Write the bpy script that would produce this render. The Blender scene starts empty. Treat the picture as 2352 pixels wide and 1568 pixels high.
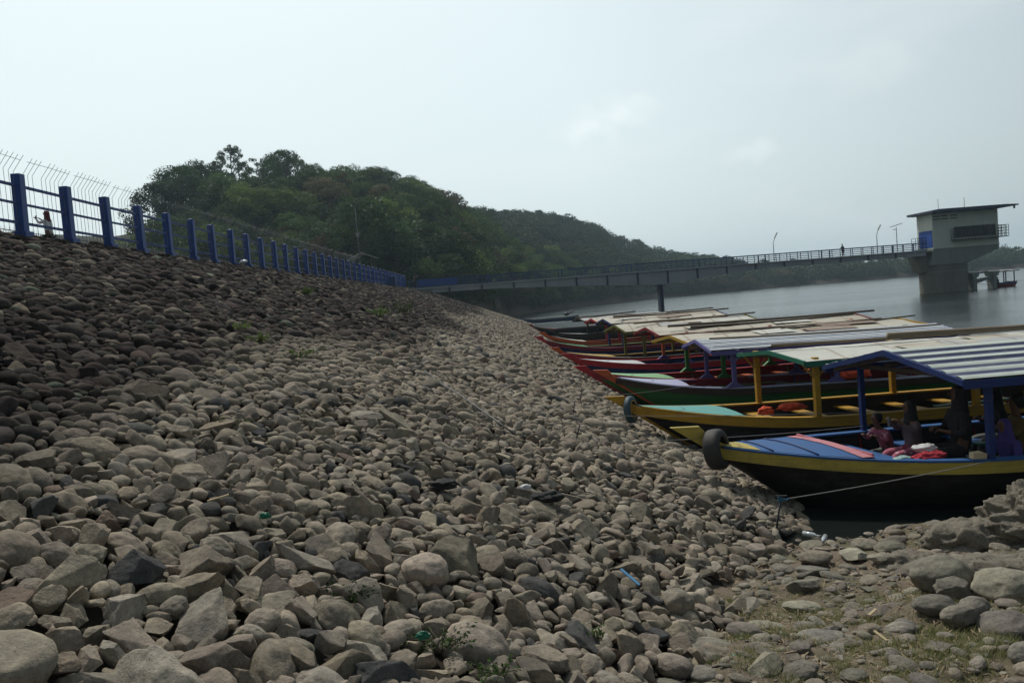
import bpy, bmesh, math, random
import numpy as np
from mathutils import Matrix, Vector, noise
R = math.radians
rng = np.random.default_rng(7); random.seed(7)
S = bpy.context.scene
COL = S.collection
# ---------------------------------------------------------------- camera
cd = bpy.data.cameras.new('camera'); cam = bpy.data.objects.new('camera', cd); COL.objects.link(cam)
cd.sensor_width = 36; cd.lens = 36 * 1811 / 2352; cd.clip_start = .05; cd.clip_end = 5000
cam.matrix_world = Matrix.Translation((0, 0, 3.5)) @ Matrix.Rotation(math.pi/2 - R(2.9), 4, 'X') @ Matrix.Rotation(-R(4.5), 4, 'Z')
S.camera = cam
# ---------------------------------------------------------------- sky, sun, exposure
SUN_EL, SUN_AZ = R(54), R(-26)          # azimuth from +Y towards +X
w = bpy.data.worlds.new('World'); S.world = w; w.use_nodes = True
nt = w.node_tree; N = nt.nodes; N.clear()
out = N.new('ShaderNodeOutputWorld'); bg = N.new('ShaderNodeBackground')
sky = N.new('ShaderNodeTexSky'); sky.sky_type = 'NISHITA'; sky.sun_disc = False
sky.sun_elevation = SUN_EL; sky.sun_rotation = SUN_AZ; sky.dust_density = 6.0; sky.air_density = 1.3; sky.ozone_density = 1.2
bg.inputs[1].default_value = .13
# thin veil: pale haze over the blue, a few faint clouds by direction
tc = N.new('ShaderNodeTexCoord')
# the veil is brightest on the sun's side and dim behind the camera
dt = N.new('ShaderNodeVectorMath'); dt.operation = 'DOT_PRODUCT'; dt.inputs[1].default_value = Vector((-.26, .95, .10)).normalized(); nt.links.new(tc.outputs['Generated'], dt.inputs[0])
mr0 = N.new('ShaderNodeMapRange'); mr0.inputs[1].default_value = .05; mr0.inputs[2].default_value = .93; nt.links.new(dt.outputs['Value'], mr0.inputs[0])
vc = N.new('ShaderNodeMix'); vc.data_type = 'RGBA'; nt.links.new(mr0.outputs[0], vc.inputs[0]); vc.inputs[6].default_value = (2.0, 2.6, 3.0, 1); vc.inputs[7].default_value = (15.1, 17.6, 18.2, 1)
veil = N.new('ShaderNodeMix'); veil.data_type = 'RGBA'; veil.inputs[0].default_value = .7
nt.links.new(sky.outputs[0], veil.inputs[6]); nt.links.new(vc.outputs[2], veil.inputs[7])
mp = N.new('ShaderNodeMapping'); mp.inputs['Scale'].default_value = (1.2, 1.2, 4.5)
nz = N.new('ShaderNodeTexNoise'); nz.inputs['Scale'].default_value = 2.2; nz.inputs['Detail'].default_value = 7; nz.inputs['Roughness'].default_value = .55
nt.links.new(tc.outputs['Generated'], mp.inputs[0]); nt.links.new(mp.outputs[0], nz.inputs[0])
rmp = N.new('ShaderNodeMapRange'); rmp.inputs[1].default_value = .5; rmp.inputs[2].default_value = .85; rmp.inputs[3].default_value = 0; rmp.inputs[4].default_value = .35
nt.links.new(nz.outputs[0], rmp.inputs[0])
def puff(prev, d, r, amt):
    v = N.new('ShaderNodeVectorMath'); v.operation = 'SUBTRACT'; v.inputs[1].default_value = Vector(d).normalized()
    nt.links.new(tc.outputs['Generated'], v.inputs[0])
    sc = N.new('ShaderNodeVectorMath'); sc.operation = 'MULTIPLY'; sc.inputs[1].default_value = (1/r, 1/r, 1.9/r)
    nt.links.new(v.outputs[0], sc.inputs[0])
    n2 = N.new('ShaderNodeTexNoise'); n2.inputs['Scale'].default_value = 38; n2.inputs['Detail'].default_value = 6
    nt.links.new(tc.outputs['Generated'], n2.inputs[0])
    ln = N.new('ShaderNodeVectorMath'); ln.operation = 'LENGTH'; nt.links.new(sc.outputs[0], ln.inputs[0])
    ad = N.new('ShaderNodeMath'); ad.operation = 'MULTIPLY_ADD'; ad.inputs[1].default_value = 2.6; nt.links.new(n2.outputs[0], ad.inputs[0]); nt.links.new(ln.outputs['Value'], ad.inputs[2])
    m = N.new('ShaderNodeMapRange'); m.inputs[1].default_value = 1.5; m.inputs[2].default_value = 2.5; m.inputs[3].default_value = amt; m.inputs[4].default_value = 0
    nt.links.new(ad.outputs[0], m.inputs[0])
    s = N.new('ShaderNodeMath'); s.operation = 'ADD'; nt.links.new(prev, s.inputs[0]); nt.links.new(m.outputs[0], s.inputs[1]); return s.outputs[0]
fac = puff(rmp.outputs[0], (.150, 1, .222), .046, .55)
fac = puff(fac, (.105, 1, .205), .03, .35)
fac = puff(fac, (.320, 1, .165), .028, .35)
fac = puff(fac, (.47, 1, .255), .06, .14)
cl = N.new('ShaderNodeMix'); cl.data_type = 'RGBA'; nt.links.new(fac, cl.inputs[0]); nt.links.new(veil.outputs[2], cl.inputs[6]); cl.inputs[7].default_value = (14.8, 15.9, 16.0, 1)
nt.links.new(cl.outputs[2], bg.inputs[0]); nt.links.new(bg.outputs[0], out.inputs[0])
sd = bpy.data.lights.new('sun', 'SUN'); sd.energy = 5.0; sd.angle = R(.5); sd.color = (1, .955, .88)
so = bpy.data.objects.new('sun', sd); COL.objects.link(so)
sv = Vector((math.sin(SUN_AZ)*math.cos(SUN_EL), math.cos(SUN_AZ)*math.cos(SUN_EL), math.sin(SUN_EL)))
so.rotation_euler = sv.to_track_quat('Z', 'Y').to_euler(); so.location = (0, 0, 60)
S.view_settings.view_transform = 'Standard'; S.view_settings.look = 'None'
S.view_settings.exposure = -1.0; S.view_settings.gamma = 1; S.view_settings.use_curve_mapping = False
S.render.engine = 'CYCLES'
# ---------------------------------------------------------------- helpers
def tag(o, label=None, cat=None, group=None, kind=None):
    if label: o['label'] = label
    if cat: o['category'] = cat
    if group: o['group'] = group
    if kind: o['kind'] = kind
    return o
def empty(name, loc, label=None, cat=None, group=None, rz=0):
    o = bpy.data.objects.new(name, None); COL.objects.link(o); o.location = loc; o.rotation_euler = (0, 0, rz)
    o.empty_display_size = .3
    return tag(o, label, cat, group)
def link_mesh(name, me, mat=None, parent=None, smooth=False):
    o = bpy.data.objects.new(name, me); COL.objects.link(o)
    if mat is not None and not me.materials: me.materials.append(mat)
    if parent is not None: o.parent = parent
    if smooth: me.polygons.foreach_set('use_smooth', [True]*len(me.polygons))
    return o
def np_mesh(name, v, f, mat=None):
    """v (n,3), f (m,k) fast mesh"""
    me = bpy.data.meshes.new(name); v = np.asarray(v, np.float32); f = np.asarray(f, np.int32)
    me.vertices.add(len(v)); me.vertices.foreach_set('co', v.ravel())
    k = f.shape[1]; me.loops.add(f.size); me.loops.foreach_set('vertex_index', f.ravel())
    me.polygons.add(len(f)); me.polygons.foreach_set('loop_start', np.arange(len(f), dtype=np.int32)*k)
    me.update(calc_edges=True)
    if mat: me.materials.append(mat)
    return me
class MB:
    def __init__(s): s.v = []; s.f = []; s.smooth = []
    def add(s, v, f, sm=False):
        n = len(s.v); s.v += [tuple(p) for p in v]; s.f += [tuple(i+n for i in q) for q in f]; s.smooth += [sm]*len(f); return s
    def box(s, x0, x1, y0, y1, z0, z1):
        return s.add([(x0,y0,z0),(x1,y0,z0),(x1,y1,z0),(x0,y1,z0),(x0,y0,z1),(x1,y0,z1),(x1,y1,z1),(x0,y1,z1)],
                     [(0,3,2,1),(4,5,6,7),(0,1,5,4),(1,2,6,5),(2,3,7,6),(3,0,4,7)])
    def bar(s, a, b, w, h, up=(0,0,1)):
        a = Vector(a); b = Vector(b); d = (b-a).normalized(); up = Vector(up)
        if abs(d.dot(up)) > .98: up = Vector((0,1,0))
        x = d.cross(up).normalized(); u = x.cross(d).normalized()
        P = [p + x*sx*w/2 + u*su*h/2 for p in (a, b) for sx, su in ((-1,-1),(1,-1),(1,1),(-1,1))]
        return s.add(P, [(3,2,1,0),(4,5,6,7),(0,1,5,4),(1,2,6,5),(2,3,7,6),(3,0,4,7)])
    def tube(s, pts, r, n=6, caps=True):
        pts = [Vector(p) for p in pts]; rs = r if isinstance(r, (list, tuple)) else [r]*len(pts); V = []; F = []
        prev = None
        for i, p in enumerate(pts):
            d = (pts[min(i+1, len(pts)-1)] - pts[max(i-1, 0)]).normalized()
            ref = prev if prev is not None else (Vector((0,0,1)) if abs(d.z) < .9 else Vector((1,0,0)))
            x = (ref - d*ref.dot(d)).normalized(); prev = x; y = d.cross(x)
            V += [p + (x*math.cos(a) + y*math.sin(a))*rs[i] for a in [2*math.pi*k/n for k in range(n)]]
        for i in range(len(pts)-1):
            for k in range(n): F.append((i*n+k, i*n+(k+1) % n, (i+1)*n+(k+1) % n, (i+1)*n+k))
        if caps: F += [tuple(range(n))[::-1], tuple((len(pts)-1)*n+k for k in range(n))]
        return s.add(V, F, True)
    def prism(s, poly, ax, a, b):
        """poly list of 2D; ax: 'y' extrudes an (x,z) outline, 'x' a (y,z) outline, 'z' an (x,y) outline"""
        def P(p, t): return (p[0], t, p[1]) if ax == 'y' else ((t, p[0], p[1]) if ax == 'x' else (p[0], p[1], t))
        n = len(poly); V = [P(p, a) for p in poly] + [P(p, b) for p in poly]
        F = [tuple(range(n)), tuple(range(n, 2*n))[::-1]] + [(i, n+i, n+(i+1) % n, (i+1) % n) for i in range(n)]
        return s.add(V, F)
    def ell(s, c, r, n=10, m=7):
        V = []; F = []
        for i in range(m+1):
            t = math.pi*i/m
            for k in range(n):
                a = 2*math.pi*k/n; V.append((c[0]+r[0]*math.sin(t)*math.cos(a), c[1]+r[1]*math.sin(t)*math.sin(a), c[2]+r[2]*math.cos(t)))
        for i in range(m):
            for k in range(n): F.append((i*n+k, (i+1)*n+k, (i+1)*n+(k+1) % n, i*n+(k+1) % n))
        return s.add(V, F, True)
    def grid(s, rows, sm=True):
        n = len(rows[0]); V = [p for r in rows for p in r]
        F = [(i*n+j, i*n+j+1, (i+1)*n+j+1, (i+1)*n+j) for i in range(len(rows)-1) for j in range(n-1)]
        return s.add(V, F, sm)
    def xf(s, fn): s.v = [tuple(fn(p)) for p in s.v]; return s
    def build(s, name, mat, parent=None, bevel=0, bm_fix=True):
        me = bpy.data.meshes.new(name); me.from_pydata(s.v, [], s.f); me.materials.append(mat)
        if bm_fix:
            b = bmesh.new(); b.from_mesh(me)
            bmesh.ops.remove_doubles(b, verts=b.verts, dist=1e-6)
            bmesh.ops.recalc_face_normals(b, faces=b.faces); b.to_mesh(me); b.free()
            if len(me.polygons) == len(s.smooth): me.polygons.foreach_set('use_smooth', s.smooth)
        else: me.polygons.foreach_set('use_smooth', s.smooth)
        o = bpy.data.objects.new(name, me); COL.objects.link(o)
        if parent is not None: o.parent = parent
        if bevel:
            m = o.modifiers.new('bevel', 'BEVEL'); m.width = bevel; m.segments = 2; m.limit_method = 'ANGLE'
        return o
# ---------------------------------------------------------------- materials
def newmat(name):
    m = bpy.data.materials.new(name); m.use_nodes = True; n = m.node_tree.nodes; return m, m.node_tree, n, n['Principled BSDF']
def noise_n(t, scale, detail=5, rough=.6, coord='Object', vec=None):
    n = t.nodes.new('ShaderNodeTexNoise'); n.inputs['Scale'].default_value = scale; n.inputs['Detail'].default_value = detail; n.inputs['Roughness'].default_value = rough
    if vec is None:
        c = t.nodes.new('ShaderNodeTexCoord'); vec = c.outputs[coord]
    t.links.new(vec, n.inputs['Vector']); return n.outputs[0]
def ramp(t, f, stops):
    r = t.nodes.new('ShaderNodeValToRGB'); t.links.new(f, r.inputs[0]); e = r.color_ramp.elements
    while len(e) > 1: e.remove(e[-1])
    e[0].position = stops[0][0]; c = stops[0][1]; e[0].color = (*c, 1) if len(c) == 3 else c
    for p, c in stops[1:]:
        q = e.new(p); q.color = (*c, 1) if len(c) == 3 else c
    return r.outputs[0]
def mixc(t, f, a, b, mode='MIX'):
    m = t.nodes.new('ShaderNodeMix'); m.data_type = 'RGBA'; m.blend_type = mode
    for i, x in ((0, f), (6, a), (7, b)):
        if isinstance(x, (int, float)): m.inputs[i].default_value = x
        elif isinstance(x, (tuple, list)): m.inputs[i].default_value = (*x, 1)[:4]
        else: t.links.new(x, m.inputs[i])
    return m.outputs[2]
def bump(t, b, h, s=.5, d=.02):
    n = t.nodes.new('ShaderNodeBump'); n.inputs['Strength'].default_value = s; n.inputs['Distance'].default_value = d
    t.links.new(h, n.inputs['Height']); t.links.new(n.outputs[0], b.inputs['Normal'])
def paint(name, c, rough=.5, wear=.35, dirt=(.13,.12,.10), scale=3.0, spec=.4):
    """weathered oil paint: grime in uneven patches, thin scratches showing the primer"""
    m, t, n, b = newmat(name)
    f = noise_n(t, scale, 8, .65); g = noise_n(t, scale*9, 4, .6)
    f1 = ramp(t, f, [(.42, (0,0,0)), (.75, (1,1,1))])
    base = mixc(t, g, tuple(x*.82 for x in c), tuple(min(1, x*1.15) for x in c))
    mf = t.nodes.new('ShaderNodeMath'); mf.operation = 'MULTIPLY'; mf.inputs[1].default_value = wear; t.links.new(f1, mf.inputs[0])
    t.links.new(mixc(t, mf.outputs[0], base, dirt), b.inputs['Base Color'])
    b.inputs['Roughness'].default_value = rough; b.inputs['Specular IOR Level'].default_value = spec
    bump(t, b, g, .25, .004)
    return m
def plain(name, c, rough=.7, var=.25, scale=4, spec=.3, bs=0, bd=.01):
    m, t, n, b = newmat(name); f = noise_n(t, scale, 6)
    t.links.new(mixc(t, f, tuple(x*(1-var) for x in c), tuple(min(1, x*(1+var)) for x in c)), b.inputs['Base Color'])
    b.inputs['Roughness'].default_value = rough; b.inputs['Specular IOR Level'].default_value = spec
    if bs: bump(t, b, noise_n(t, scale*6, 4), bs, bd)
    return m
def stone_mat(name, source):
    m, t, n, b = newmat(name)
    if source == 'obj':
        oi = n.new('ShaderNodeObjectInfo'); tint = oi.outputs['Color']
    else:
        a = n.new('ShaderNodeAttribute'); a.attribute_name = 'tint'; tint = a.outputs['Color']
    geo = n.new('ShaderNodeNewGeometry'); P = geo.outputs['Position']
    big = noise_n(t, 5, 5, .6, vec=P); fine = noise_n(t, 70, 5, .7, vec=P); mid = noise_n(t, 19, 6, .65, vec=P)
    c1 = mixc(t, ramp(t, big, [(.3, (.74,.74,.74)), (.7, (1.22,1.2,1.16))]), (0,0,0), tint, 'MULTIPLY')
    mm = n.new('ShaderNodeMix'); mm.data_type = 'RGBA'; mm.blend_type = 'MULTIPLY'; mm.inputs[0].default_value = 1
    t.links.new(tint, mm.inputs[6]); t.links.new(ramp(t, big, [(.3, (.72,.72,.74)), (.7, (1.25,1.22,1.16))]), mm.inputs[7])
    m2 = n.new('ShaderNodeMix'); m2.data_type = 'RGBA'; m2.blend_type = 'MULTIPLY'; m2.inputs[0].default_value = 1
    t.links.new(mm.outputs[2], m2.inputs[6]); t.links.new(ramp(t, mid, [(.3, (.7,.7,.7)), (.52, (1,1,1)), (.75, (1.3,1.28,1.24))]), m2.inputs[7])
    m3 = n.new('ShaderNodeMix'); m3.data_type = 'RGBA'; m3.blend_type = 'MULTIPLY'; m3.inputs[0].default_value = 1
    t.links.new(m2.outputs[2], m3.inputs[6]); t.links.new(ramp(t, fine, [(.3, (.5,.5,.5)), (.43, (1,1,1)), (.8, (1.2,1.2,1.2))]), m3.inputs[7])
    t.links.new(m3.outputs[2], b.inputs['Base Color'])
    b.inputs['Roughness'].default_value = .95; b.inputs['Specular IOR Level'].default_value = .06
    ad = n.new('ShaderNodeMath'); ad.operation = 'ADD'; t.links.new(fine, ad.inputs[0]); t.links.new(mid, ad.inputs[1])
    bump(t, b, ad.outputs[0], .7, .018)
    return m
M_stone_o = stone_mat('stone', 'obj'); M_stone_a = stone_mat('stone field', 'attr')
def earth_mat():
    m, t, n, b = newmat('earth'); geo = n.new('ShaderNodeNewGeometry'); P = geo.outputs['Position']
    a = noise_n(t, 1.3, 7, .65, vec=P); f = noise_n(t, 24, 6, .7, vec=P)
    c = mixc(t, f, (.11,.083,.06), (.33,.27,.205))
    c = mixc(t, ramp(t, a, [(.45, (0,0,0)), (.62, (1,1,1))]), c, mixc(t, f, (.09,.085,.045), (.20,.18,.11)))
    t.links.new(c, b.inputs['Base Color']); b.inputs['Roughness'].default_value = .95; b.inputs['Specular IOR Level'].default_value = .15
    bump(t, b, f, .9, .05); return m
M_earth = earth_mat()
M_dirt_dark = plain('gap soil', (.045,.038,.03), .95, .4, 8, .1)
M_clay = None
def clay_mat():
    m, t, n, b = newmat('dry clay'); geo = n.new('ShaderNodeNewGeometry'); P = geo.outputs['Position']
    a = noise_n(t, 3, 8, .7, vec=P); f = noise_n(t, 26, 8, .75, vec=P)
    c = mixc(t, a, (.24,.215,.17), (.40,.36,.29)); c = mixc(t, ramp(t, f, [(.34, (0,0,0)), (.46, (1,1,1))]), (.07,.06,.047), c)
    t.links.new(c, b.inputs['Base Color']); b.inputs['Roughness'].default_value = .95; b.inputs['Specular IOR Level'].default_value = .15
    bump(t, b, f, 1, .06); return m
M_clay = clay_mat()
def water_mat():
    m, t, n, b = newmat('lake water'); geo = n.new('ShaderNodeNewGeometry'); P = geo.outputs['Position']
    b.inputs['Base Color'].default_value = (.012,.016,.015,1); b.inputs['Roughness'].default_value = .16; b.inputs['IOR'].default_value = 1.333
    mp = n.new('ShaderNodeMapping'); mp.inputs['Scale'].default_value = (.8, 1.5, 1); t.links.new(P, mp.inputs[0])
    r1 = noise_n(t, 2.6, 4, .55, vec=mp.outputs[0])
    r2 = noise_n(t, .55, 3, .5, vec=mp.outputs[0])
    mp2 = n.new('ShaderNodeMapping'); mp2.inputs['Scale'].default_value = (.006, .030, 1); mp2.inputs['Rotation'].default_value = (0,0,R(-14)); t.links.new(P, mp2.inputs[0])
    band = noise_n(t, 1.0, 3, .5, vec=mp2.outputs[0])
    ad = n.new('ShaderNodeMath'); ad.operation = 'ADD'; t.links.new(r1, ad.inputs[0]); t.links.new(r2, ad.inputs[1])
    bm = n.new('ShaderNodeBump'); bm.inputs['Distance'].default_value = .07
    st = n.new('ShaderNodeMapRange'); st.inputs[1].default_value = .46; st.inputs[2].default_value = .56; st.inputs[3].default_value = .30; st.inputs[4].default_value = 1.0
    t.links.new(band, st.inputs[0]); t.links.new(st.outputs[0], bm.inputs['Strength']); t.links.new(ad.outputs[0], bm.inputs['Height']); t.links.new(bm.outputs[0], b.inputs['Normal'])
    return m
M_water = water_mat()
M_conc = plain('weathered concrete', (.30,.30,.26), .85, .22, .9, .2, .3)
def stained(name, c, d, sc):
    m, t, n, b = newmat(name); tcn = n.new('ShaderNodeTexCoord'); mp = n.new('ShaderNodeMapping'); mp.inputs['Scale'].default_value = (1,1,.22); t.links.new(tcn.outputs['Object'], mp.inputs[0])
    f = noise_n(t, sc, 8, .7, vec=mp.outputs[0]); g = noise_n(t, sc*5, 5)
    cc = mixc(t, ramp(t, f, [(.35, (0,0,0)), (.7, (1,1,1))]), c, d); cc = mixc(t, .3, cc, mixc(t, g, tuple(x*.6 for x in c), tuple(x*1.2 for x in c)))
    t.links.new(cc, b.inputs['Base Color']); b.inputs['Roughness'].default_value = .88; b.inputs['Specular IOR Level'].default_value = .2
    return m
M_twr_wall = stained('tower render', (.72,.74,.62), (.52,.54,.45), .5)
M_twr_col = stained('column concrete', (.25,.24,.195), (.13,.125,.105), .6)
M_twr_mid = stained('dark concrete', (.28,.30,.27), (.19,.21,.19), .7)
M_navy = paint('blue fence paint', (.022,.072,.28), .5, .25, (.03,.05,.10), 2.5)
M_rail = paint('dull blue rail paint', (.02,.05,.14), .55, .3, (.05,.06,.08), 2)
M_bluedoor = paint('bright blue door paint', (.025,.09,.38), .45, .1)
M_steel = plain('dark steel', (.035,.038,.042), .5, .3, 5, .5)
M_galv = plain('grey wire', (.10,.11,.12), .45, .2, 9, .5)
M_girder = stained('girder concrete', (.42,.44,.45), (.28,.30,.31), .35)
M_slate = plain('slate roof slab', (.07,.08,.12), .8, .3, 2)
M_glass = plain('dark window glass', (.02,.025,.03), .12, .2, 1, .6)
C = dict(red=(.42,.022,.03), dred=(.22,.015,.022), orange=(.55,.11,.03), yellow=(.50,.28,.025), lemon=(.48,.37,.07), ochre=(.45,.27,.035), green=(.04,.22,.055), dgreen=(.02,.10,.035),
         tgreen=(.02,.16,.10), navy=(.016,.038,.16), blue=(.03,.11,.30), aqua=(.11,.36,.33), lilac=(.13,.12,.33), white=(.58,.60,.62), pgreen=(.22,.45,.22), olive=(.14,.15,.035), hull=(.011,.009,.008),
         brown=(.05,.034,.024), wine=(.20,.02,.04), cream=(.62,.60,.50), grey=(.20,.21,.20), pink=(.55,.22,.25), hulln=(.02,.04,.14), hullg=(.03,.15,.035), pale=(.42,.44,.62), slateblue=(.05,.09,.11))
def boat_paint(name, c):
    m, t, n, b = newmat(name); tcn = n.new('ShaderNodeTexCoord'); mp = n.new('ShaderNodeMapping'); mp.inputs['Scale'].default_value = (.45, 3.2, 3.2); t.links.new(tcn.outputs['Object'], mp.inputs[0])
    f = noise_n(t, 2.4, 9, .68, vec=mp.outputs[0]); g = noise_n(t, 26, 5, .65); h = noise_n(t, 9, 6, .7, vec=mp.outputs[0])
    sx = n.new('ShaderNodeSeparateXYZ'); t.links.new(tcn.outputs['Object'], sx.inputs[0]); ml = n.new('ShaderNodeMath'); ml.operation = 'MULTIPLY_ADD'; ml.inputs[1].default_value = 6.2; t.links.new(sx.outputs[2], ml.inputs[0])
    nn = n.new('ShaderNodeMath'); nn.operation = 'MULTIPLY'; nn.inputs[1].default_value = .12; t.links.new(f, nn.inputs[0]); t.links.new(nn.outputs[0], ml.inputs[2])
    fr = n.new('ShaderNodeMath'); fr.operation = 'FRACT'; t.links.new(ml.outputs[0], fr.inputs[0]); seam = ramp(t, fr.outputs[0], [(0, (1,1,1)), (.045, (0,0,0))])
    cc = mixc(t, g, tuple(x*.78 for x in c), tuple(min(1, x*1.18) for x in c))
    cc = mixc(t, ramp(t, f, [(.46, (0,0,0)), (.72, (.6,.6,.6))]), cc, tuple(x*.35+.045 for x in c))      # sun-bleached, grimy streaks
    cc = mixc(t, ramp(t, h, [(.66, (0,0,0)), (.70, (.8,.8,.8))]), cc, (.11,.09,.065))                   # chips down to the wood
    cc = mixc(t, seam, cc, tuple(x*.3 for x in c)); t.links.new(cc, b.inputs['Base Color']); b.inputs['Roughness'].default_value = .58; b.inputs['Specular IOR Level'].default_value = .3
    bump(t, b, h, .35, .006); return m
PM = {k: boat_paint(k+' boat paint', v) for k, v in C.items()}
def wood_mat(name, a, b_):
    m, t, n, b = newmat(name); tcn = n.new('ShaderNodeTexCoord'); mp = n.new('ShaderNodeMapping'); mp.inputs['Scale'].default_value = (.6, 9, 9); t.links.new(tcn.outputs['Object'], mp.inputs[0])
    f = noise_n(t, 2.5, 7, .65, vec=mp.outputs[0]); t.links.new(mixc(t, f, a, b_), b.inputs['Base Color']); b.inputs['Roughness'].default_value = .8; bump(t, b, f, .4, .01); return m
M_wood = wood_mat('weathered wood', (.05,.038,.028), (.16,.125,.09)); M_bamboo = wood_mat('old bamboo', (.10,.075,.05), (.26,.20,.13))
def roofsheet(name, c, rust, amt):
    m, t, n, b = newmat(name); tcn = n.new('ShaderNodeTexCoord'); mp = n.new('ShaderNodeMapping'); mp.inputs['Scale'].default_value = (.35, 2.6, 1); t.links.new(tcn.outputs['Object'], mp.inputs[0])
    f = noise_n(t, 1.8, 9, .7, vec=mp.outputs[0]); g = noise_n(t, 7, 6, .6)
    cc = mixc(t, g, tuple(x*.8 for x in c), tuple(min(1, x*1.12) for x in c))
    cc = mixc(t, ramp(t, f, [(.60-amt*.2, (0,0,0)), (.74-amt*.1, (1,1,1))]), cc, rust)
    # plank / sheet joints
    wv = n.new('ShaderNodeTexWave'); wv.wave_type = 'BANDS'; wv.bands_direction = 'X'; wv.inputs['Scale'].default_value = .27; wv.inputs['Distortion'].default_value = .6; t.links.new(tcn.outputs['Object'], wv.inputs[0])
    cc = mixc(t, ramp(t, wv.outputs[1], [(.0, (.55,.55,.55)), (.02, (0,0,0))]), cc, rust)
    t.links.new(cc, b.inputs['Base Color']); b.inputs['Roughness'].default_value = .6; bump(t, b, g, .3, .01); return m
M_rcream = roofsheet('cream sheet roof', (.50,.47,.38), (.20,.10,.06), .5)
M_rwhite = roofsheet('pale sheet roof', (.56,.56,.50), (.25,.15,.10), .15)
M_rgrey = roofsheet('grey sheet roof', (.40,.41,.40), (.16,.11,.08), .4)
M_rust = roofsheet('rusty sheet roof', (.30,.22,.16), (.13,.06,.035), .8)
def stripe_roof(name, a, d, period):
    m, t, n, b = newmat(name); tcn = n.new('ShaderNodeTexCoord'); sx = n.new('ShaderNodeSeparateXYZ'); t.links.new(tcn.outputs['Object'], sx.inputs[0])
    ml = n.new('ShaderNodeMath'); ml.operation = 'MULTIPLY'; ml.inputs[1].default_value = 1/period; t.links.new(sx.outputs[1], ml.inputs[0])
    fr = n.new('ShaderNodeMath'); fr.operation = 'FRACT'; t.links.new(ml.outputs[0], fr.inputs[0])
    g = noise_n(t, 5, 8, .7)
    st = ramp(t, fr.outputs[0], [(.0, d), (.44, d), (.48, a), (.96, a), (1.0, d)])
    cc = mixc(t, ramp(t, g, [(.5, (0,0,0)), (.75, (.5,.5,.5))]), st, (.26,.24,.2))
    t.links.new(cc, b.inputs['Base Color']); b.inputs['Roughness'].default_value = .45; return m
M_stripe = stripe_roof('striped corrugated sheet', (.52,.58,.52), (.06,.068,.14), .285)
M_stripe2 = stripe_roof('pale blue striped corrugated sheet', (.60,.63,.66), (.25,.29,.38), .17)
def rubber():
    m, t, n, b = newmat('tyre rubber'); f = noise_n(t, 9, 5); t.links.new(mixc(t, f, (.018,.018,.019), (.05,.047,.043)), b.inputs['Base Color']); b.inputs['Roughness'].default_value = .7; return m
M_rubber = rubber()
M_rope = plain('grey rope', (.26,.26,.24), .9, .2, 30); M_bluerope = plain('blue rope', (.04,.14,.24), .8, .2, 30)
def leafmat(name, a, b_, trans=.35):
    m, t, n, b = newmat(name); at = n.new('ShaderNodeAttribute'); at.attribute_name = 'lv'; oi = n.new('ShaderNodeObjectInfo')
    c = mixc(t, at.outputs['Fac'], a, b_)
    hs = n.new('ShaderNodeHueSaturation'); t.links.new(c, hs.inputs['Color'])
    mr = n.new('ShaderNodeMapRange'); mr.inputs[3].default_value = .55; mr.inputs[4].default_value = 1.55; t.links.new(oi.outputs['Random'], mr.inputs[0]); t.links.new(mr.outputs[0], hs.inputs['Value'])
    t.links.new(hs.outputs[0], b.inputs['Base Color']); b.inputs['Roughness'].default_value = .65; b.inputs['Specular IOR Level'].default_value = .25
    tr = n.new('ShaderNodeBsdfTranslucent'); t.links.new(hs.outputs[0], tr.inputs[0]); mx = n.new('ShaderNodeMixShader'); mx.inputs[0].default_value = trans
    t.links.new(b.outputs[0], mx.inputs[1]); t.links.new(tr.outputs[0], mx.inputs[2]); t.links.new(mx.outputs[0], n['Material Output'].inputs[0]); return m
L_dark = leafmat('dark foliage', (.020,.042,.014), (.045,.085,.026)); L_mid = leafmat('mid green foliage', (.032,.062,.016), (.072,.125,.034))
L_lite = leafmat('yellow green foliage', (.06,.095,.02), (.13,.18,.045)); L_dry = leafmat('dry brown foliage', (.06,.055,.025), (.12,.105,.05)); L_blue = leafmat('far foliage', (.026,.046,.018), (.075,.105,.038))
M_bark = plain('bark', (.10,.085,.065), .9, .35, 3)
M_skin = plain('skin', (.15,.078,.048), .6, .1, 5)
# ---------------------------------------------------------------- terrain functions (metres, water level z = 0)
XC, ZC = -12.6, 6.2                    # dam crest edge
def X0(Y): return np.interp(Y, [0,5.7,9,11.3,12.4,18,24,34,54,130], [2.2,2.4,3.1,4.0,4.2,3.8,3.4,3.1,2.9,2.9])
def face(X, Y):
    x0 = X0(Y); return np.minimum(ZC, ZC*(x0-X)/(x0-XC))
def bench(X, Y): return np.where(Y < 10.6, .11*(10.6-Y), -.30*(Y-10.6))
def ground(X, Y): return np.maximum(face(X, Y), bench(X, Y))
def vnoise(X, Y, s, o=0): return np.array([noise.fractal(Vector((x*s+o, y*s, o)), 1.0, 2.0, 4) for x, y in zip(np.ravel(X), np.ravel(Y))]).reshape(np.shape(X))
# ---- water
wm = np_mesh('water', [(-3,-20,0),(1500,-20,0),(1500,1800,0),(-40,1800,0),(-40,112,0),(-3,112,0)], [(0,1,2,3,4,5)], M_water)
tag(link_mesh('water', wm), kind='structure')
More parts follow.
